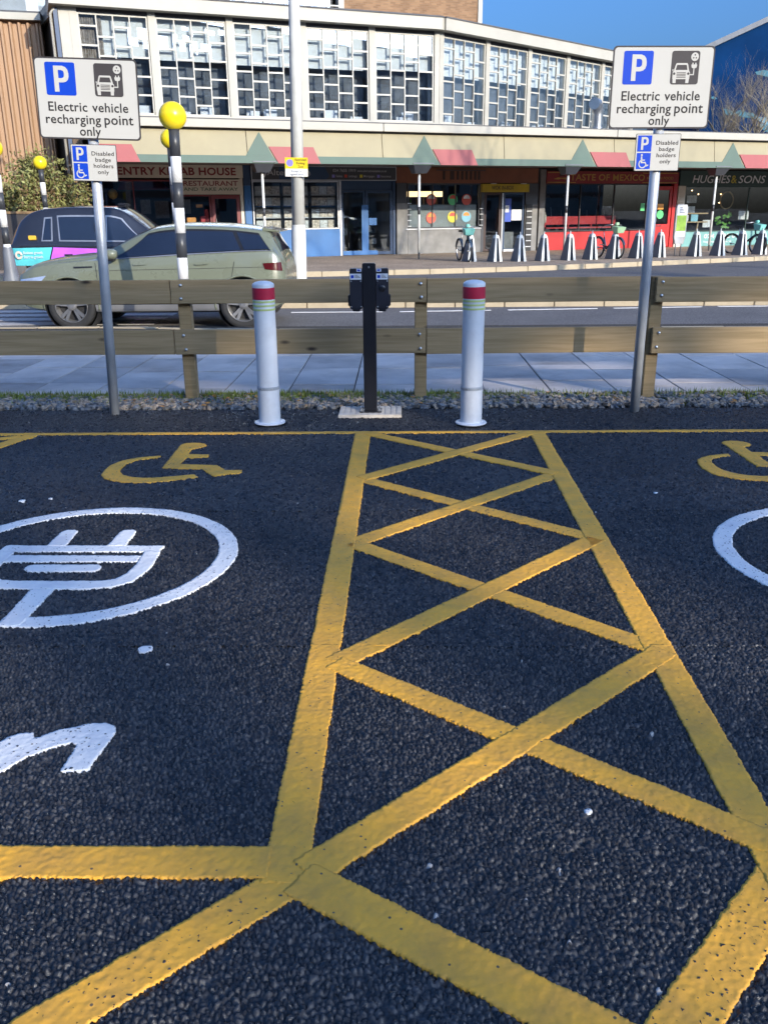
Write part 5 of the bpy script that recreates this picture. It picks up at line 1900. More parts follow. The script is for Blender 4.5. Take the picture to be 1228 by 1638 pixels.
# ------------------------------------------------------------------ canopy over the shops
CA = -4.0
canopy = thing('shop_canopy', 'cream, green and red painted canopy running over the shopfronts', 'canopy', bw(0, CA), BA)
def cl(s):
    return s
CS0, CS1 = -7.45, 27.0
MB().box(CS0, CS1, 0.16, 4.0-0.11, 3.06, 3.12).build('soffit', 'soffit', canopy)
MB().box(CS0, CS1, 0.10, 4.0-0.11, 3.95, 4.02).build('canopy_roof', 'roof_felt', canopy)
def sloped(poly, y_off, th):
    """outline in (s, z) laid on the slightly leaning canopy face"""
    mb = MB().prism(poly, -th, 0.0, 'xz')
    mb.v = [(x, y+y_off+(z-2.92)*0.16, z) for x, y, z in mb.v]
    return mb
for k in range(8):
    a = CS0+k*4.306
    sloped([(a+0.01, 2.93), (a+4.296, 2.93), (a+4.296, 3.84), (a+0.01, 3.84)], 0.0, 0.05).build('cream_panel', 'awning_cream', canopy)
apexes = [-8.12, -2.75, 2.61, 8.50, 14.92, 21.3]
for i, a in enumerate(apexes):
    sc = 1.0+0.05*max(0, i-2)
    if i:
        sloped([(a-0.45*sc, 3.135), (a+0.36*sc, 3.135), (a, 3.80)], -0.052, 0.014).build('green_triangle', 'awning_green', canopy)
    nxt = apexes[i+1] if i+1 < len(apexes) else 27.0
    r0, r1 = max(a+0.53*sc, CS0), a+1.85*sc
    sloped([(r0-0.003, 2.925), (r1, 2.925), (r1-0.20*sc, 3.395), (max(a+0.26*sc, CS0), 3.395)], -0.069, 0.016).build('red_panel', 'awning_red', canopy)
    sloped([(r1+0.003, 2.925), (nxt+0.53*sc if i+1 < len(apexes) else 27.0, 2.925), (nxt+0.36*sc if i+1 < len(apexes) else 27.0, 3.133), (r1-0.09*sc, 3.133)], -0.054, 0.014).build('green_band', 'awning_green', canopy)
MB().box(CS0, CS1, 0.02, 0.12, 3.845, 3.875).build('dark_strip', 'facade_dark', canopy)  # thin dark strip between the cream panels and the white fascia
for k in range(4):
    a = CS0+k*8.61
    MB().box(a+0.012, a+8.6, -0.10, 0.11, 3.878, 4.10).build('white_fascia', 'facade_white', canopy, bevel=0.008)
MB().box(CS0, CS1, -0.08, 0.14, 4.103, 4.13).build('coping', 'roof_felt', canopy)
for s in (-2.66, 2.53, 8.13, 14.5, 20.9):
    MB().tube([(s, 0.28, 0.0), (s, 0.28, 0.22)], 0.03, 10).build('post_foot', 'beacon_black', canopy)
    MB().tube([(s, 0.28, 0.22), (s, 0.28, 2.72)], 0.042, 12).build('post', 'lamp_column', canopy, smooth=True)
    MB().tube([(s, 0.28, 1.42), (s, 0.28, 1.66)], 0.044, 12).build('post_band', 'beacon_black', canopy, smooth=True)
    MB().hexa([(s-0.20, 0.12, 2.68), (s+0.20, 0.12, 2.68), (s+0.20, 0.44, 2.68), (s-0.20, 0.44, 2.68)], [(s-0.33, -0.06, 2.95), (s+0.33, -0.06, 2.95), (s+0.33, 0.5, 2.95), (s-0.33, 0.5, 2.95)]).build('post_head', 'shop_charcoal', canopy)
    MB().box(s-0.36, s+0.36, -0.09, 0.52, 2.953, 2.985).build('head_cap', 'beacon_grey', canopy)

# flue on the canopy roof
fl = thing('ventilation_flue', 'bent silver ventilation flue standing on the canopy roof', 'flue', bw(10.3, -2.0, 4.0), BA)
MB().tube([(0, 0, 0), (0, 0, 0.78), (-0.03, -0.03, 0.98), (-0.14, -0.12, 1.12), (-0.36, -0.30, 1.12)], 0.20, 20).build('pipe', 'metal_duct', fl, auto=40)
MB().lathe([(0.205, 0.30), (0.225, 0.31), (0.225, 0.36), (0.205, 0.37)], 20).build('collar', 'metal_duct', fl)
MB().lathe([(0.30, -0.02), (0.30, 0.03), (0.21, 0.10)], 20).build('flashing', 'roof_felt', fl)

# ------------------------------------------------------------------ shopfronts
def shop(name, label, s0, s1):
    t = thing(name, label, 'shopfront', bw(s0), BA)
    return t
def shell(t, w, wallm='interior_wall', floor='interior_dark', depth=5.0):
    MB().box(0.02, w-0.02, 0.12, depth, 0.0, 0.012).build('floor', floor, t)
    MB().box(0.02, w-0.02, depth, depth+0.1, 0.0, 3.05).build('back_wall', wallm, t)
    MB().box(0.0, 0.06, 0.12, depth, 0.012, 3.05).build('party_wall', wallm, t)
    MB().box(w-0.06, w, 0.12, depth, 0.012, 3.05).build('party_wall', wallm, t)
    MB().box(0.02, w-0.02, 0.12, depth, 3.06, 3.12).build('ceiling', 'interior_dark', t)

def frame_window(t, x0, x1, z0, z1, m, y=0.0, cols=1, bar=0.05, glass='shop_glass', rows=None):
    fr = MB()
    fr.box(x0, x1, y-0.03, y+0.05, z0, z0+bar).box(x0, x1, y-0.03, y+0.05, z1-bar, z1).box(x0, x0+bar, y-0.03, y+0.05, z0+bar, z1-bar).box(x1-bar, x1, y-0.03, y+0.05, z0+bar, z1-bar)
    cw = (x1-x0-2*bar)/cols
    for c in range(1, cols):
        a = x0+bar+c*cw
        fr.box(a-0.02, a+0.02, y-0.025, y+0.045, z0+bar, z1-bar)
    f = fr.build('window', m, t)
    for c in range(cols):
        a = x0+bar+c*cw+(0.02 if c else 0)
        b = x0+bar+(c+1)*cw-(0.02 if c < cols-1 else 0)
        pane_obj(f, a, b, z0+bar, z1-bar, y+0.01, glass)
    return f

# 1 kebab house
o0 = -7.75
t = shop('kebab_shopfront', 'kebab house shopfront with grey fascia and dark red lettering', o0, -2.47)
L = lambda s: s-o0
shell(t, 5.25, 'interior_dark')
MB().box(L(-7.7), L(-2.46), -0.12, 0.10, 2.64, 3.05).build('fascia', 'kebab_board', t, bevel=0.01)
text('lettering', 'COVENTRY KEBAB HOUSE', 0.34, 'kebab_red', t, L(-5.08), -0.125, 2.735, width=4.75, height=0.235, bold=0.03, spacing=1.06)
MB().box(L(-4.60), L(-2.55), -0.06, 0.06, 2.12, 2.60).build('hanging_board', 'kebab_board', t, bevel=0.01)
text('lettering', 'RESTAURANT', 0.2, 'kebab_red', t, L(-3.57), -0.064, 2.395, width=1.85, height=0.155, bold=0.012)
text('lettering', 'AND TAKE AWAY', 0.2, 'kebab_green', t, L(-3.57), -0.064, 2.235, width=1.85, height=0.105, bold=0.008)
frame_window(t, L(-7.6), L(-4.65), 0.75, 2.58, 'maroon_frame', cols=2)
MB().box(L(-7.62), L(-4.60), -0.06, 0.10, 0.0, 0.745).build('stall_riser', 'maroon_frame', t)
frame_window(t, L(-4.60), L(-3.60), 0.75, 2.11, 'maroon_frame')
MB().box(L(-4.595), L(-3.60), -0.06, 0.10, 0.0, 0.745).build('stall_riser', 'maroon_frame', t)
d = frame_window(t, L(-3.58), L(-2.60), 0.02, 2.10, 'maroon_frame', bar=0.12)
d.name = 'door'
MB().box(0.11, 0.13, -0.075, -0.05, 0.85, 1.35).build('door_handle', 'chrome', d, loc=(L(-3.58), 0, 0))
MB().box(L(-2.58), L(-2.47), -0.05, 0.10, 0.0, 2.63).build('pilaster', 'kebab_board', t)
# awning inside, garland, boxes on the sill, menu boards
MB().hexa([(L(-6.6), 0.3, 2.28), (L(-4.9), 0.3, 2.28), (L(-4.9), 0.34, 2.28), (L(-6.6), 0.34, 2.28)], [(L(-6.4), 0.9, 2.56), (L(-5.1), 0.9, 2.56), (L(-5.1), 0.94, 2.56), (L(-6.4), 0.94, 2.56)]).build('red_valance', 'mexico_red', t)
for (s, z, w, h, m) in ((-4.42, 1.08, 0.30, 0.30, 'sticker_orange'), (-4.9, 1.05, 0.32, 0.22, 'light_wood'), (-3.95, 1.02, 0.24, 0.40, 'mexico_red'), (-3.80, 1.02, 0.12, 0.62, 'mexico_red')):
    MB().box(L(s), L(s)+w, 0.12, 0.32, z, z+h).build('window_box', m, t, bevel=0.01)
MB().box(L(-4.1), L(-3.88), 0.022, 0.026, 1.70, 1.80).build('open_sticker', 'sticker_orange', t)
for (s, z) in ((-7.2, 1.95), (-6.75, 2.15)):
    MB().lathe([(0.0, -0.18), (0.12, -0.12), (0.16, 0), (0.12, 0.12), (0, 0.18)], 12, (L(s), 0.5, z)).build('paper_lantern', 'mexico_gold', t, smooth=True)
MB().box(L(-6.4), L(-5.2), 2.5, 3.2, 0.0, 1.15).build('counter', 'noodle_grey', t)
for (s, z, w, h) in ((-5.6, 1.5, 0.35, 0.5), (-5.1, 1.35, 0.5, 0.6), (-4.3, 1.5, 0.5, 0.5)):
    MB().box(L(s), L(s)+w, 3.0, 3.05, z, z+h).build('menu_board', 'poster_white', t)
# blue pilaster between shops
# 2 estate agent
o0 = -2.45
t = shop('estate_agent_shopfront', 'blue estate agent shopfront with charcoal fascia and property cards', o0, 3.17)
shell(t, 5.6, 'interior_wall')
MB().box(L(-2.44), L(-2.20), -0.08, 0.10, 0.0, 2.40).build('pilaster', 'shop_blue', t, bevel=0.01)
MB().box(L(-2.44), L(-2.20), -0.08, 0.10, 2.403, 3.05).build('pilaster_head', 'shop_navy', t)
MB().box(L(-2.18), L(3.16), -0.14, 0.10, 2.58, 3.04).build('fascia', 'shop_charcoal', t)
MB().box(L(-2.18), L(3.16), -0.155, -0.138, 2.575, 2.60).box(L(-2.18), L(3.16), -0.155, -0.138, 3.02, 3.045).box(L(-2.18), L(-2.155), -0.155, -0.138, 2.6, 3.02).box(L(3.135), L(3.16), -0.155, -0.138, 2.6, 3.02).build('fascia_frame', 'silver_trim', t)
MB().prism([(L(-1.2), 2.602), (L(0.5), 2.602), (L(0.62), 2.72), (L(0.45), 3.018), (L(-1.2), 3.018)], -0.146, -0.139, 'xz').build('fascia_panel', 'shop_navy', t)
text('lettering', 'Alternative', 0.26, 'sign_text_grey', t, L(-1.62), -0.148, 2.74, align='LEFT', bold=0.006, width=1.55)
text('lettering', '024 7655 1919', 0.14, 'sign_text_grey', t, L(1.18), -0.148, 2.86, bold=0.004, width=0.85)
text('lettering', 'www.alternativeestates.co.uk', 0.11, 'sign_text_grey', t, L(2.22), -0.148, 2.86, bold=0.002, width=1.12)
for k, (s, w_, m) in enumerate((('Sales', 0.24, 'sign_violet'), ('Lettings', 0.32, 'sticker_red'), ('Mortgages', 0.42, 'sticker_yellow'), ('Insurance', 0.38, 'sign_violet'))):
    x = L((0.72, 1.18, 1.76, 2.42)[k])
    MB().box(x, x+0.10, -0.150, -0.138, 2.67, 2.77).build('service_icon', m, t)
    text('lettering', s, 0.11, 'sign_text_grey', t, x+0.14, -0.148, 2.685, align='LEFT', bold=0.002, width=w_)
MB().prism([(L(-1.75), 2.70), (L(-1.70), 2.66), (L(-1.56), 2.98), (L(-1.60), 2.98)], -0.148, -0.139, 'xz').build('tick_logo', 'sign_text_grey', t)
frame_window(t, L(-2.15), L(0.98), 0.94, 2.56, 'silver_trim', bar=0.04, cols=1)
MB().box(L(-2.18), L(1.0), -0.07, 0.10, 0.0, 0.935).build('stall_riser', 'shop_blue', t, bevel=0.01)
for c in range(3):
    xa = L(-2.05+c*1.02)
    MB().tube([(xa-0.02, 0.30, 0.95), (xa-0.02, 0.30, 2.5)], 0.03, 8).build('display_upright', 'car_trim', t)
    for r_ in range(4):
        for q_ in range(3):
            za = 0.98+r_*0.38
            MB().box(xa+0.06+q_*0.30, xa+0.34+q_*0.30, 0.25, 0.27, za, za+0.27).build('property_card', 'card_photo' if (c+r_+q_) % 3 else 'poster_white', t)
        MB().box(xa+0.05, xa+0.95, 0.24, 0.29, za-0.035, za-0.005).build('card_rail', 'shop_blue' if r_ % 2 == 0 else 'label_white', t)
MB().box(L(-2.1), L(0.9), 0.6, 0.63, 2.0, 2.55).build('window_blind', 'noodle_grey', t)
MB().box(L(1.0), L(1.08), -0.05, 0.10, 0.0, 2.57).build('jamb', 'silver_trim', t)
MB().box(L(1.08), L(3.15), 0.02, 0.10, 2.25, 2.57).build('overpanel', 'shop_navy', t)
d = frame_window(t, L(1.09), L(1.98), 0.02, 2.245, 'shop_navy', bar=0.07)
d.name = 'side_light'
d = frame_window(t, L(2.0), L(3.05), 0.02, 2.245, 'shop_navy', bar=0.10)
d.name = 'door'
MB().box(L(1.84), L(2.10), -0.045, -0.032, 0.05, 1.75).build('door_post', 'shop_blue', t)
MB().box(L(2.12), L(2.42), -0.045, -0.032, 1.05, 1.30).build('door_plate', 'shop_blue', t)
MB().box(L(1.10), L(2.45), -0.05, 0.02, 0.015, 0.16).build('kick_plate', 'shop_blue', t)
MB().box(L(3.06), L(3.16), -0.05, 0.10, 0.0, 2.57).build('jamb', 'shop_navy', t)
MB().hexa([(L(1.15), 0.4, 1.36), (L(1.80), 0.4, 1.22), (L(1.80), 0.46, 1.22), (L(1.15), 0.46, 1.36)], [(L(1.15), 0.4, 1.42), (L(1.80), 0.4, 1.29), (L(1.80), 0.46, 1.29), (L(1.15), 0.46, 1.42)]).build('hand_rail', 'label_white', t)
tr = MB()
for k in range(5):
    tr.lathe([(0.42-0.07*k, 0.75+0.26*k), (0.05, 1.15+0.26*k)], 12, (L(2.6), 1.6, 0))
tr.build('christmas_tree', 'hughes_green', t)
for (s, z) in ((1.3, 0.3), (1.5, 0.7), (2.3, 0.45), (2.7, 0.35), (2.5, 0.8)):
    MB().box(L(s), L(s)+0.18, 1.2, 1.3, z, z+0.22).build('leaflet', 'poster_white', t)

# 3 noodle bar
o0 = 3.18
t = shop('noodle_shopfront', 'noodle bar shopfront with brown fascia, grey wall and round stickers', o0, 9.15)
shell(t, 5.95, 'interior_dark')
MB().box(L(3.20), L(9.1), -0.06, 0.10, 2.50, 3.04).build('fascia', 'noodle_brown', t)
for k, x in enumerate((5.05, 5.35, 5.62, 5.80, 5.98, 6.16, 6.34, 6.5)):
    MB().box(L(x), L(x)+(0.09 if k != 1 else 0.16), -0.075, -0.058, 2.62, 2.92).build('sign_stroke', 'noodle_dark', t)
MB().box(L(4.75), L(6.75), -0.20, -0.14, 2.93, 2.96).build('sign_light_bar', 'shop_charcoal', t)
MB().box(L(3.20), L(3.64), -0.10, 0.10, 0.0, 1.80).build('pier', 'noodle_grey', t, bevel=0.01)
MB().box(L(3.20), L(3.60), -0.08, 0.10, 1.803, 2.497).build('pier_head', 'shop_charcoal', t)
MB().box(L(3.645), L(6.66), -0.10, 0.10, 0.0, 0.86).build('stall_riser', 'noodle_grey', t, bevel=0.01)
MB().box(L(3.55), L(6.66), -0.14, 0.0, 0.863, 0.905).build('sill', 'silver_trim', t)
frame_window(t, L(3.66), L(6.62), 0.908, 2.495, 'shop_charcoal', cols=3, bar=0.05)
MB().box(L(3.75), L(6.50), 0.03, 0.035, 0.95, 1.74).build('frosted_film', 'frosted_panel', t)
for (s, z, m, m2) in ((4.62, 1.28, 'sticker_red', 'sticker_orange'), (5.50, 1.30, 'sticker_yellow', 'sticker_red'), (6.08, 1.31, 'sticker_cyan', 'sticker_orange'), (4.62, 1.92, 'sticker_red', 'poster_white'), (5.50, 1.92, 'sticker_green', 'sticker_red'), (6.08, 1.92, 'sticker_red', 'poster_white')):
    MB().prism(circle(L(s), z, 0.20, 24), -0.006, -0.002, 'xz').build('round_sticker', m, t, loc=(0, 0.008, 0))
    MB().prism(circle(L(s), z+0.03, 0.135, 20, 0, 180), -0.010, -0.0055, 'xz').build('sticker_food', m2, t, loc=(0, 0.008, 0))
for (s, n_) in ((3.62, 5), (6.58, 4)):
    for k in range(n_):
        MB().box(L(s), L(s)+0.14, -0.13, -0.105, 0.98+k*0.20, 1.005+k*0.20).build('ladder_rung', 'label_white', t)
MB().box(L(4.35), L(5.9), 1.8, 1.9, 2.05, 2.25).build('light_box', 'warm_panel', t)
MB().box(L(3.8), L(6.5), 1.5, 1.8, 1.72, 1.76).build('bottle_shelf', 'light_wood', t)
for k in range(9):
    MB().lathe([(0.04, 0), (0.04, 0.16), (0.015, 0.22), (0.015, 0.28), (0, 0.28)], 8, (L(3.9+k*0.28), 1.62, 1.765)).build('bottle', ('mexico_gold', 'light_wood', 'plant_leaf')[k % 3], t)
MB().box(L(6.70), L(8.70), -0.10, 0.10, 2.18, 2.47).build('yellow_sign', 'shop_yellow', t)
text('lettering', "WOK IN-BOX", 0.2, 'noodle_dark', t, L(7.55), -0.104, 2.27, width=0.95, bold=0.012)
for s in (7.05, 8.35):
    MB().box(L(s), L(s)+0.2, -0.16, -0.05, 2.475, 2.497).build('sign_lamp', 'label_white', t)
MB().box(L(6.67), L(6.80), -0.06, 0.10, 0.0, 2.175).build('jamb', 'shop_charcoal', t)
d = frame_window(t, L(6.82), L(7.55), 0.02, 2.17, 'noodle_dark', bar=0.09)
d.name = 'door'
MB().box(L(7.56), L(7.62), -0.07, 0.03, 0.0, 2.15).build('door_edge', 'silver_trim', t)
d = frame_window(t, L(7.64), L(8.55), 0.02, 2.17, 'shop_navy', bar=0.08)
d.name = 'side_light'
MB().box(L(7.72), L(8.0), -0.004, 0.004, 1.10, 1.95).build('poster', 'poster_blue', t)
MB().box(L(7.74), L(7.9), -0.009, -0.003, 1.45, 1.70).build('poster_print', 'poster_white', t)
MB().box(L(8.02), L(8.47), -0.004, 0.004, 1.15, 1.55).build('poster', 'poster_white', t)
MB().box(L(7.7), L(8.2), 0.12, 0.5, 0.02, 0.72).build('crate_stack', 'noodle_grey', t)
MB().box(L(7.66), L(8.2), -0.12, -0.02, 0.0, 0.08).build('door_step', 'label_white', t)
MB().box(L(8.57), L(9.12), -0.08, 0.10, 0.0, 1.72).build('pier', 'noodle_grey', t)
MB().box(L(8.57), L(9.12), -0.08, 0.10, 1.723, 2.497).build('pier_head', 'shop_charcoal', t)
MB().box(L(8.60), L(8.86), -0.13, -0.085, 0.0, 1.75).build('menu_case', 'car_trim', t)
for k in range(7):
    MB().box(L(8.62), L(8.84), -0.15, -0.128, 0.15+k*0.22, 0.18+k*0.22).build('ladder_rung', 'label_white', t)

# 4 mexican takeaway
o0 = 9.16
t = shop('mexican_shopfront', 'bright red mexican takeaway shopfront with gold lettering', o0, 15.72)
shell(t, 6.5, 'interior_dark')
MB().box(L(9.45), L(15.68), -0.12, 0.10, 2.50, 2.95).build('fascia', 'mexico_sign_red', t, bevel=0.01)
MB().box(L(9.48), L(10.75), -0.135, -0.12, 2.52, 2.55).box(L(9.48), L(10.75), -0.135, -0.12, 2.88, 2.91).box(L(13.9), L(15.6), -0.135, -0.12, 2.52, 2.55).box(L(13.9), L(15.6), -0.135, -0.12, 2.88, 2.91).build('fascia_trim', 'mexico_gold', t)
text('lettering', 'TASTE OF MEXICO', 0.33, 'mexico_gold', t, L(12.25), -0.125, 2.61, width=3.5, height=0.235, bold=0.016, spacing=1.05)
MB().prism([(L(9.75), 2.66), (L(9.95), 2.64), (L(10.12), 2.67), (L(10.29), 2.64), (L(10.49), 2.66), (L(10.29), 2.715), (L(10.12), 2.70), (L(9.95), 2.715)], -0.13, -0.118, 'xz').build('moustache_logo', 'mexico_gold', t)
MB().prism(circle(L(10.12), 2.77, 0.12, 16, 0, 180), -0.13, -0.118, 'xz').build('hat_logo', 'noodle_dark', t)
text('lettering', 'MEXICAN FOOD', 0.14, 'mexico_gold', t, L(14.75), -0.125, 2.66, width=1.3, bold=0.004)
MB().box(L(9.20), L(9.44), -0.08, 0.10, 0.0, 3.0).build('pier', 'noodle_grey', t)
MB().box(L(9.46), L(14.30), -0.10, 0.10, 0.0, 0.68).build('stall_riser', 'mexico_red', t, bevel=0.01)
frame_window(t, L(9.46), L(14.30), 0.70, 2.49, 'car_trim', cols=3, bar=0.04)
MB().box(L(9.9), L(13.4), 0.8, 0.88, 0.95, 1.27).build('red_bench', 'mexico_red', t, bevel=0.01)
MB().box(L(9.9), L(13.4), 0.5, 0.85, 0.80, 0.85).build('bench_seat', 'mexico_red', t)
for k in range(4):
    MB().box(L(10.0+k*1.1), L(10.06+k*1.1), 0.82, 0.87, 0.012, 0.95).build('bench_leg', 'mexico_red', t)
for k in range(9):
    s = 10.1+k*0.42
    MB().tube([(L(s), 1.1, 1.0), (L(s+random.uniform(-0.08, 0.08)), 1.2, 1.55+random.uniform(-0.1, 0.1))], 0.012, 6).build('stool_leg', 'silver_trim', t)
for k in range(6):
    MB().lathe([(0.02, 0.12), (0.09, 0.0), (0.0, 0.01)], 12, (L(10.2+k*0.75), 2.2, 2.0)).build('pendant_lamp', 'silver_trim', t)
MB().lathe([(0.0, 0.0), (0.14, 0.1), (0.16, 0.3), (0.1, 0.5), (0, 0.52)], 12, (L(9.62), 0.35, 0.95)).build('skull_ornament', 'pad_concrete', t, smooth=True)
MB().box(L(14.32), L(14.42), -0.07, 0.10, 0.0, 2.49).build('jamb', 'mexico_red', t)
dr = MB().box(L(14.43), L(15.50), -0.04, 0.02, 0.02, 0.92).box(L(14.43), L(14.55), -0.04, 0.02, 0.92, 2.4).box(L(15.38), L(15.50), -0.04, 0.02, 0.92, 2.4).box(L(14.55), L(15.38), -0.04, 0.02, 2.25, 2.4).build('door', 'mexico_red', t)
pane_obj(dr, L(14.55), L(15.38), 0.92, 2.25, -0.01, 'shop_glass')
MB().prism(circle(L(14.98), 1.30, 0.17, 20), -0.024, -0.018, 'xz').build('round_sticker', 'sticker_green', dr)
MB().box(L(14.83), L(15.12), -0.024, -0.018, 1.50, 1.72).build('square_sticker', 'sticker_orange', dr)
MB().box(L(14.0), L(14.2), 0.002, 0.008, 1.45, 1.75).build('square_sticker', 'sticker_green', t)
MB().box(L(14.75), L(15.05), -0.06, -0.042, 0.84, 0.87).build('letter_slot', 'car_trim', dr)
MB().box(L(15.52), L(15.70), -0.08, 0.10, 0.0, 2.49).build('jamb', 'mexico_red', t)

# 5 family firm
o0 = 15.74
t = shop('family_shopfront', 'dark green shopfront with white italic lettering and teal stall riser', o0, 23)
shell(t, 7.2, 'interior_dark')
MB().box(L(15.76), L(22.9), -0.12, 0.10, 2.42, 3.0).build('fascia', 'hughes_green', t)
text('lettering', 'HUGHES', 0.42, 'label_white', t, L(16.35), -0.126, 2.53, width=1.95, height=0.30, bold=0.006, shear=0.18, align='LEFT')
text('lettering', '&', 0.42, 'hughes_gold', t, L(18.37), -0.126, 2.53, width=0.30, height=0.30, bold=0.006, align='LEFT')
text('lettering', 'SONS', 0.42, 'label_white', t, L(18.74), -0.126, 2.53, width=1.45, height=0.30, bold=0.006, shear=0.18, align='LEFT')
MB().box(L(15.76), L(16.12), -0.08, 0.10, 0.0, 2.417).build('pier', 'kebab_board', t)
MB().box(L(16.13), L(22.9), -0.08, 0.10, 0.0, 0.58).build('stall_riser', 'hughes_teal', t)
text('lettering', '024 7622 0112', 0.24, 'label_white', t, L(17.3), -0.084, 0.32, width=2.2, height=0.17, bold=0.008, align='LEFT')
text('lettering', 'hughesandsons.co.uk', 0.12, 'label_white', t, L(17.3), -0.084, 0.14, width=1.5, bold=0.004, align='LEFT')
frame_window(t, L(16.13), L(22.9), 0.585, 2.415, 'hughes_green', cols=2, bar=0.05)
for z in (0.95, 1.30):
    MB().box(L(16.25), L(17.9), 0.5, 0.8, z, z+0.045).build('trestle_shelf', 'light_wood', t)
for s in (16.45, 17.45):
    MB().hexa([(L(s-0.12), 0.6, 0.02), (L(s-0.06), 0.6, 0.02), (L(s-0.06), 0.66, 0.02), (L(s-0.12), 0.66, 0.02)], [(L(s+0.02), 0.6, 0.95), (L(s+0.08), 0.6, 0.95), (L(s+0.08), 0.66, 0.95), (L(s+0.02), 0.66, 0.95)]).build('trestle_leg', 'light_wood', t)
for (s, z, w_, h, m) in ((16.55, 1.0, 0.36, 0.26, 'poster_white'), (17.05, 1.0, 0.36, 0.28, 'sticker_cyan'), (16.75, 1.75, 0.5, 0.30, 'poster_white'), (16.85, 1.36, 0.35, 0.25, 'poster_white'), (19.6, 1.05, 0.55, 0.36, 'poster_white'), (17.7, 0.75, 0.4, 0.3, 'poster_white')):
    MB().box(L(s), L(s)+w_, 0.55, 0.58, z, z+h).build('framed_print', m, t)
MB().tube([(L(18.9+0.35*math.cos(R(a))), 0.6, 1.85+0.35*math.sin(R(a))) for a in range(0, 361, 20)], 0.03, 6, False).build('wreath_hoop', 'light_wood', t)
for (s, z) in ((17.0, 2.25), (17.35, 2.1), (18.55, 2.1), (18.5, 1.75), (16.9, 1.98)):
    MB().lathe([(0.0, -0.03), (0.03, 0), (0.0, 0.03)], 8, (L(s), 0.6, z)).build('fairy_bulb', 'warm_bulb', t)
lf = MB()
for k in range(26):
    x, z = L(18.9+random.uniform(-0.4, 0.4)), 0.85+random.uniform(-0.15, 0.55)
    r_ = random.uniform(0.07, 0.13)
    tx, tz = random.uniform(-0.6, 0.6), random.uniform(-0.3, 0.3)
    lf.add([(x-r_, 0.7, z), (x, 0.7+tx*r_, z-r_*0.6), (x+r_, 0.7+tz*r_, z), (x, 0.7-tx*r_, z+r_*0.7)], [(0, 1, 2, 3)])
lf.build('house_plant', 'plant_leaf', t)

# ------------------------------------------------------------------ brick block and glazed attic behind the parade
tw = thing('brick_block', 'tall brown brick block with white corner trim rising behind the parade', 'building', bw(7.2, 8.0), BA)
MB().box(-3.15, 3.15, 0, 8, 0, 13.5).build('wall', 'brown_brick', tw)
MB().box(3.152, 3.36, -0.06, 8, 0, 13.6).build('corner_trim', 'facade_white', tw)
MB().box(-3.40, -3.152, -0.08, 0.3, 7.9, 13.6).build('corner_trim', 'facade_white', tw)
at = thing('glazed_attic', 'set-back attic storey with dark windows and white railing above the roof', 'building', bw(-2.2, 8.2), BA)
MB().box(-7.5, 5.85, 0.1, 6, 0, 13).build('wall', 'interior_dark', at)
for k in range(9):
    x = -7.4+k*1.46
    MB().box(x, x+0.07, -0.05, 0.098, 8.0, 13).build('mullion', 'window_white', at)
    pane_obj(at, x+0.075, x+1.455, 8.1, 12.9, 0.03, 'window_glass')
MB().box(-7.5, 5.8, -0.9, -0.86, 9.55, 9.60).box(-7.5, 5.8, -0.9, -0.86, 9.0, 9.04).build('railing', 'window_white', at)
for k in range(12):
    MB().box(-7.4+k*1.15, -7.35+k*1.15, -0.9, -0.86, 7.93, 9.55).build('railing_post', 'window_white', at)

# ------------------------------------------------------------------ ribbed orange building on the left
og = thing('ribbed_building', 'orange ribbed metal building with white fascia behind the bush', 'building', (-11.72, 31.5, 0.02), R(16))
MB().box(-16, 0.15, 0.12, 9, 0, 7.42).build('wall', 'cladding_orange', og)
rib = MB()
for k in range(60):
    x = 0.1-k*0.27
    rib.hexa([(x-0.10, -0.0, 0), (x-0.04, -0.0, 0), (x+0.0, 0.118, 0), (x-0.14, 0.118, 0)], [(x-0.10, -0.0, 7.36), (x-0.04, -0.0, 7.36), (x+0.0, 0.118, 7.36), (x-0.14, 0.118, 7.36)])
rib.build('cladding_ribs', 'cladding_orange', og)['kind'] = 'stuff'
MB().box(-16.1, 0.18, -0.14, 9, 7.42, 7.62).build('white_fascia', 'facade_white', og)
MB().box(-16.1, 0.2, -0.1, 9, 7.623, 7.68).build('roof', 'roof_felt', og)
MB().box(-12, 3.0, 3.5, 9, 7.69, 12).build('upper_storey', 'interior_wall', og)
for k in range(6):
    pane_obj(og, -11.6+k*2.3, -9.7+k*2.3, 8.0, 11.6, 3.48, 'window_glass')

# ------------------------------------------------------------------ blue mural building on the right
bl = thing('mural_building', 'deep blue gabled building with a mural behind the bare trees', 'building', (26.0, 62.0, 0.02), R(-4))
MB().prism([(-6.4, 0), (9, 0), (9, 9.5), (0.8, 14.1), (-6.4, 11.05)], 0.0, 18, 'xz').build('wall', 'mural_blue', bl, fix=True)
for sgn, (xa, za, xb, zb) in ((0, (-6.9, 10.83, 0.8, 14.1)), (1, (0.8, 14.1, 9.5, 9.2))):
    MB().prism([(xa, za), (xb, zb), (xb, zb+0.32), (xa, za+0.32)], -0.35, 18.2, 'xz').build('roof_edge', 'beacon_grey', bl, fix=True)
rm = random.Random(5)
for k in range(26):
    x, z = rm.uniform(-6.0, 3.5), rm.uniform(4.5, 10.6)
    if z > 8.5 and rm.random() < 0.6:
        z -= 3
    w_ = rm.uniform(0.15, 0.6)
    pts = []
    for j in range(10):
        a = 2*math.pi*j/10
        rr_ = w_*rm.uniform(0.5, 1.2)
        pts.append((x+rr_*math.cos(a)*1.2, z+rr_*math.sin(a)*0.45+0.2*math.cos(a)*-w_))
    MB().prism(pts, -0.02-0.001*k, 0.004, 'xz').build('mural_shape', 'mural_teal' if k % 3 else 'mural_pale', bl)

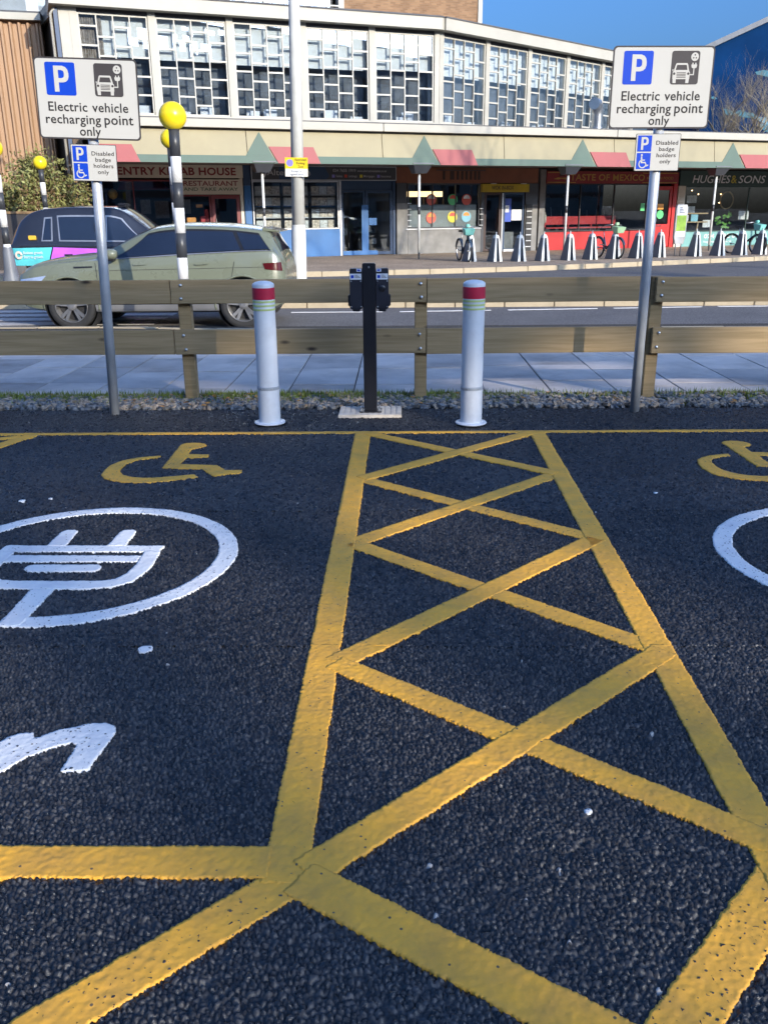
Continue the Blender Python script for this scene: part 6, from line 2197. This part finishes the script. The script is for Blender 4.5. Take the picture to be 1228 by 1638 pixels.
# ------------------------------------------------------------------ trees and bush
def bare_tree(name, label, x, y, z, h, seed, spread=0.55, depth=5, r0=0.16, m='bark', group=None, trunk_frac=0.22):
    rnd = random.Random(seed)
    t = thing(name, label, 'tree', (x, y, z), 0, group)
    trunk, crown = MB(), MB()
    def grow(p, d, L, r, lev, target):
        n = 4
        pts, rad = [p.copy()], [r]
        q = p.copy()
        dd = d.copy()
        for i in range(n):
            dd = (dd+Vector((rnd.gauss(0, 0.13), rnd.gauss(0, 0.13), rnd.gauss(0.04, 0.08)))).normalized()
            q = q+dd*(L/n)
            pts.append(q.copy())
            rad.append(r*(1-0.42*(i+1)/n))
        target.tube(pts, rad, 8 if lev < 2 else (5 if lev < 4 else 3), False)
        if lev >= depth:
            return
        k = 3 if lev < 3 else rnd.choice((3, 4))
        for j in range(k):
            a = rnd.uniform(0, 6.283)
            ax = Vector((math.cos(a), math.sin(a), 0))
            nd = (dd*(1-spread*0.5)+ax*spread*rnd.uniform(0.6, 1.2)+Vector((0, 0, 0.15))).normalized()
            f = rnd.uniform(0.55, 1.0)
            i = min(n, max(1, int(round(f*n))))
            grow(pts[i], nd, L*rnd.uniform(0.60, 0.82), rad[i]*rnd.uniform(0.55, 0.75), lev+1, crown)
    grow(Vector((0, 0, 0)), Vector((0, 0, 1)), h*trunk_frac/0.7, r0, 0, trunk)
    trunk.build('trunk', m, t, smooth=True)
    crown.build('crown', m, t, smooth=True)
    return t

bare_tree('bare_tree', 'bare pale-barked tree against the blue mural, right of the sign', 17.75, 48.0, 0.02, 8.6, 3, 0.6, 6, 0.34, 'bark_pale', 'bare trees before the mural', 0.30)
bare_tree('bare_tree', 'smaller bare reddish tree beside the right sign edge', 16.1, 47.0, 0.02, 7.8, 8, 0.5, 6, 0.30, 'bark', 'bare trees before the mural', 0.30)
bare_tree('bare_tree', 'bare tree cut by the right edge of the picture', 19.6, 49.0, 0.02, 8.4, 15, 0.6, 6, 0.32, 'bark_pale', 'bare trees before the mural', 0.30)
# street trees right of the view whose shade falls across the canopy and road
bare_tree('street_tree', 'tall bare street tree standing on the pavement right of the view', 16.5, 11.2, 0.0, 17.5, 21, 0.55, 6, 0.26, 'bark', 'street trees outside the view', 0.22)
bare_tree('street_tree', 'second bare street tree further along the pavement right of the view', 27.0, 12.0, 0.0, 16.5, 33, 0.55, 6, 0.25, 'bark', 'street trees outside the view', 0.22)

def bush(name, label, x, y, z, rx, ry, rz_, n, seed):
    rnd = random.Random(seed)
    t = thing(name, label, 'bush', (x, y, z))
    st = MB()
    clumps = []
    for k in range(34):
        a, e = rnd.uniform(0, 6.283), rnd.uniform(-0.2, 1.35)
        rr = rnd.uniform(0.45, 0.95)
        c = Vector((rx*rr*math.cos(a)*math.cos(e), ry*rr*math.sin(a)*math.cos(e), rz_*0.95+rz_*0.9*rr*math.sin(e)))
        clumps.append((c, rnd.uniform(0.30, 0.60)))
        st.tube([(0, 0, 0), c*0.5+Vector((0, 0, 0.1)), c], [0.05, 0.03, 0.01], 5, False)
    st.build('stems', 'bush_brown', t)
    for mi, (mname, frac) in enumerate((('bush_leaf', 0.72), ('bush_brown', 0.28))):
        lf = MB()
        for i in range(int(n*frac)):
            c, r = rnd.choice(clumps)
            v = Vector((rnd.gauss(0, 1), rnd.gauss(0, 1), rnd.gauss(0, 1))).normalized()*r*rnd.uniform(0.3, 1.1)
            p = c+v
            if mi == 1 and rnd.random() < 0.5:
                p = p*0.75+Vector((0, 0, 0.1))
            s = rnd.uniform(0.035, 0.085)
            u1 = Vector((rnd.gauss(0, 1), rnd.gauss(0, 1), rnd.gauss(0.5, 1))).normalized()
            u2 = u1.cross(Vector((rnd.gauss(0, 1), rnd.gauss(0, 1), rnd.gauss(0, 1)))).normalized()
            lf.add([p-u1*s, p+u2*s*0.4, p+u1*s, p-u2*s*0.4], [(0, 1, 2, 3)])
        lf.build('foliage' if mi == 0 else 'dry_twigs', mname, t)
    return t
bush('bush', 'loose olive green bush in front of the orange ribbed building', -10.75, 27.2, 0.02, 1.35, 1.2, 1.75, 11000, 4)
bush('bush', 'dense low bush behind the left beacons, at the picture edge', -13.0, 28.0, 0.02, 1.5, 1.2, 1.5, 8000, 9)
wl = thing('garden_wall', 'low dark timber wall behind the taxi and under the bush', 'wall', (-12.5, 26.0, 0.02))
MB().box(-5, 3.1, 0, 0.2, 0, 1.55).build('panel', 'facade_dark', wl)
MB().box(-5, 3.15, -0.03, 0.23, 1.553, 1.62).build('coping', 'bush_brown', wl)

# ------------------------------------------------------------------ office block behind the camera: its shade covers the car park
ob = thing('office_block', 'long brick office block standing behind the viewer', 'building', (30, -50.0, 0))
BH = (11.0+50.0)*math.tan(SUN_EL)/math.cos(math.pi-SUN_AZ)
RZ = 20.6
MB().box(-90, 110, -14, 0, -0.4, RZ).build('wall', 'pale_concrete', ob)
MB().box(-90.2, 110.2, -14.2, 0.02, RZ+0.003, RZ+0.06).build('roof', 'roof_felt', ob)
# sun blockers added on the roof, slotted to throw light patches onto the tarmac
openings = [(42.5, 43.6, 23.4, 23.9), (43.75, 44.3, 24.0, 24.5), (44.4, 45.2, 23.4, 24.05), (46.5, 47.6, 23.95, 24.5), (48.0, 49.3, 24.1, 24.8)]
prev = -90.0
for (a, b, z0, z1) in openings+[(140.0, 140.0, 0, 0)]:
    a, b = a-30, b-30
    MB().box(prev, a, -0.7, -0.4, 22.92, BH).build('added_sun_screen', 'kebab_board', ob)
    if b < 100:
        MB().box(a, b, -0.7, -0.4, 22.92, z0).build('added_sun_screen', 'kebab_board', ob)
        MB().box(a, b, -0.7, -0.4, z1, BH).build('added_sun_screen', 'kebab_board', ob)
    prev = b
gaps = [(36.0, 37.7, 20.9, 22.7), (38.2, 40.35, 20.7, 22.6), (40.9, 41.85, 21.2, 22.91), (42.5, 43.6, 21.4, 22.91), (44.05, 44.5, 20.9, 22.3), (44.95, 45.7, 21.7, 22.91), (46.1, 47.3, 21.0, 22.8)]  # lower blockers leave slots shaped for sun streaks on the car park
prev = -90.0
for (a, b, z0, z1) in gaps+[(110.0, 110.0, 0, 0)]:
    a, b = a-30, b-30
    MB().box(prev, a if a < 79 else 110, -0.65, -0.35, RZ+0.06, 22.918).build('added_sun_blocker', 'sign_back', ob)
    if b < 79:
        MB().box(a, b, -0.6, -0.4, RZ+0.06, z0).build('slot_filler_low', 'noodle_grey', ob)
        if z1 < 22.9:
            MB().box(a, b, -0.6, -0.4, z1, 22.917).build('slot_filler_high', 'sign_back', ob)
    prev = b
for fl_ in range(6):
    MB().box(-90, 110, 0.001, 0.03, 3.2+fl_*3.3, 4.0+fl_*3.3).build('brick_band', 'red_brick', ob)
    z = 1.0+fl_*3.3
    for k in range(16):
        x = -50+k*8.0
        f = MB().box(x, x+3.6, 0.003, 0.06, z, z+0.08).box(x, x+3.6, 0.003, 0.06, z+1.72, z+1.8).box(x, x+0.08, 0.003, 0.06, z+0.08, z+1.72).box(x+3.52, x+3.6, 0.003, 0.06, z+0.08, z+1.72).box(x+1.76, x+1.84, 0.003, 0.06, z+0.08, z+1.72).build('window', 'window_white', ob)
        MB().box(x+0.08, x+3.52, 0.004, 0.02, z+0.08, z+1.72).build('pane', 'car_glass', f)
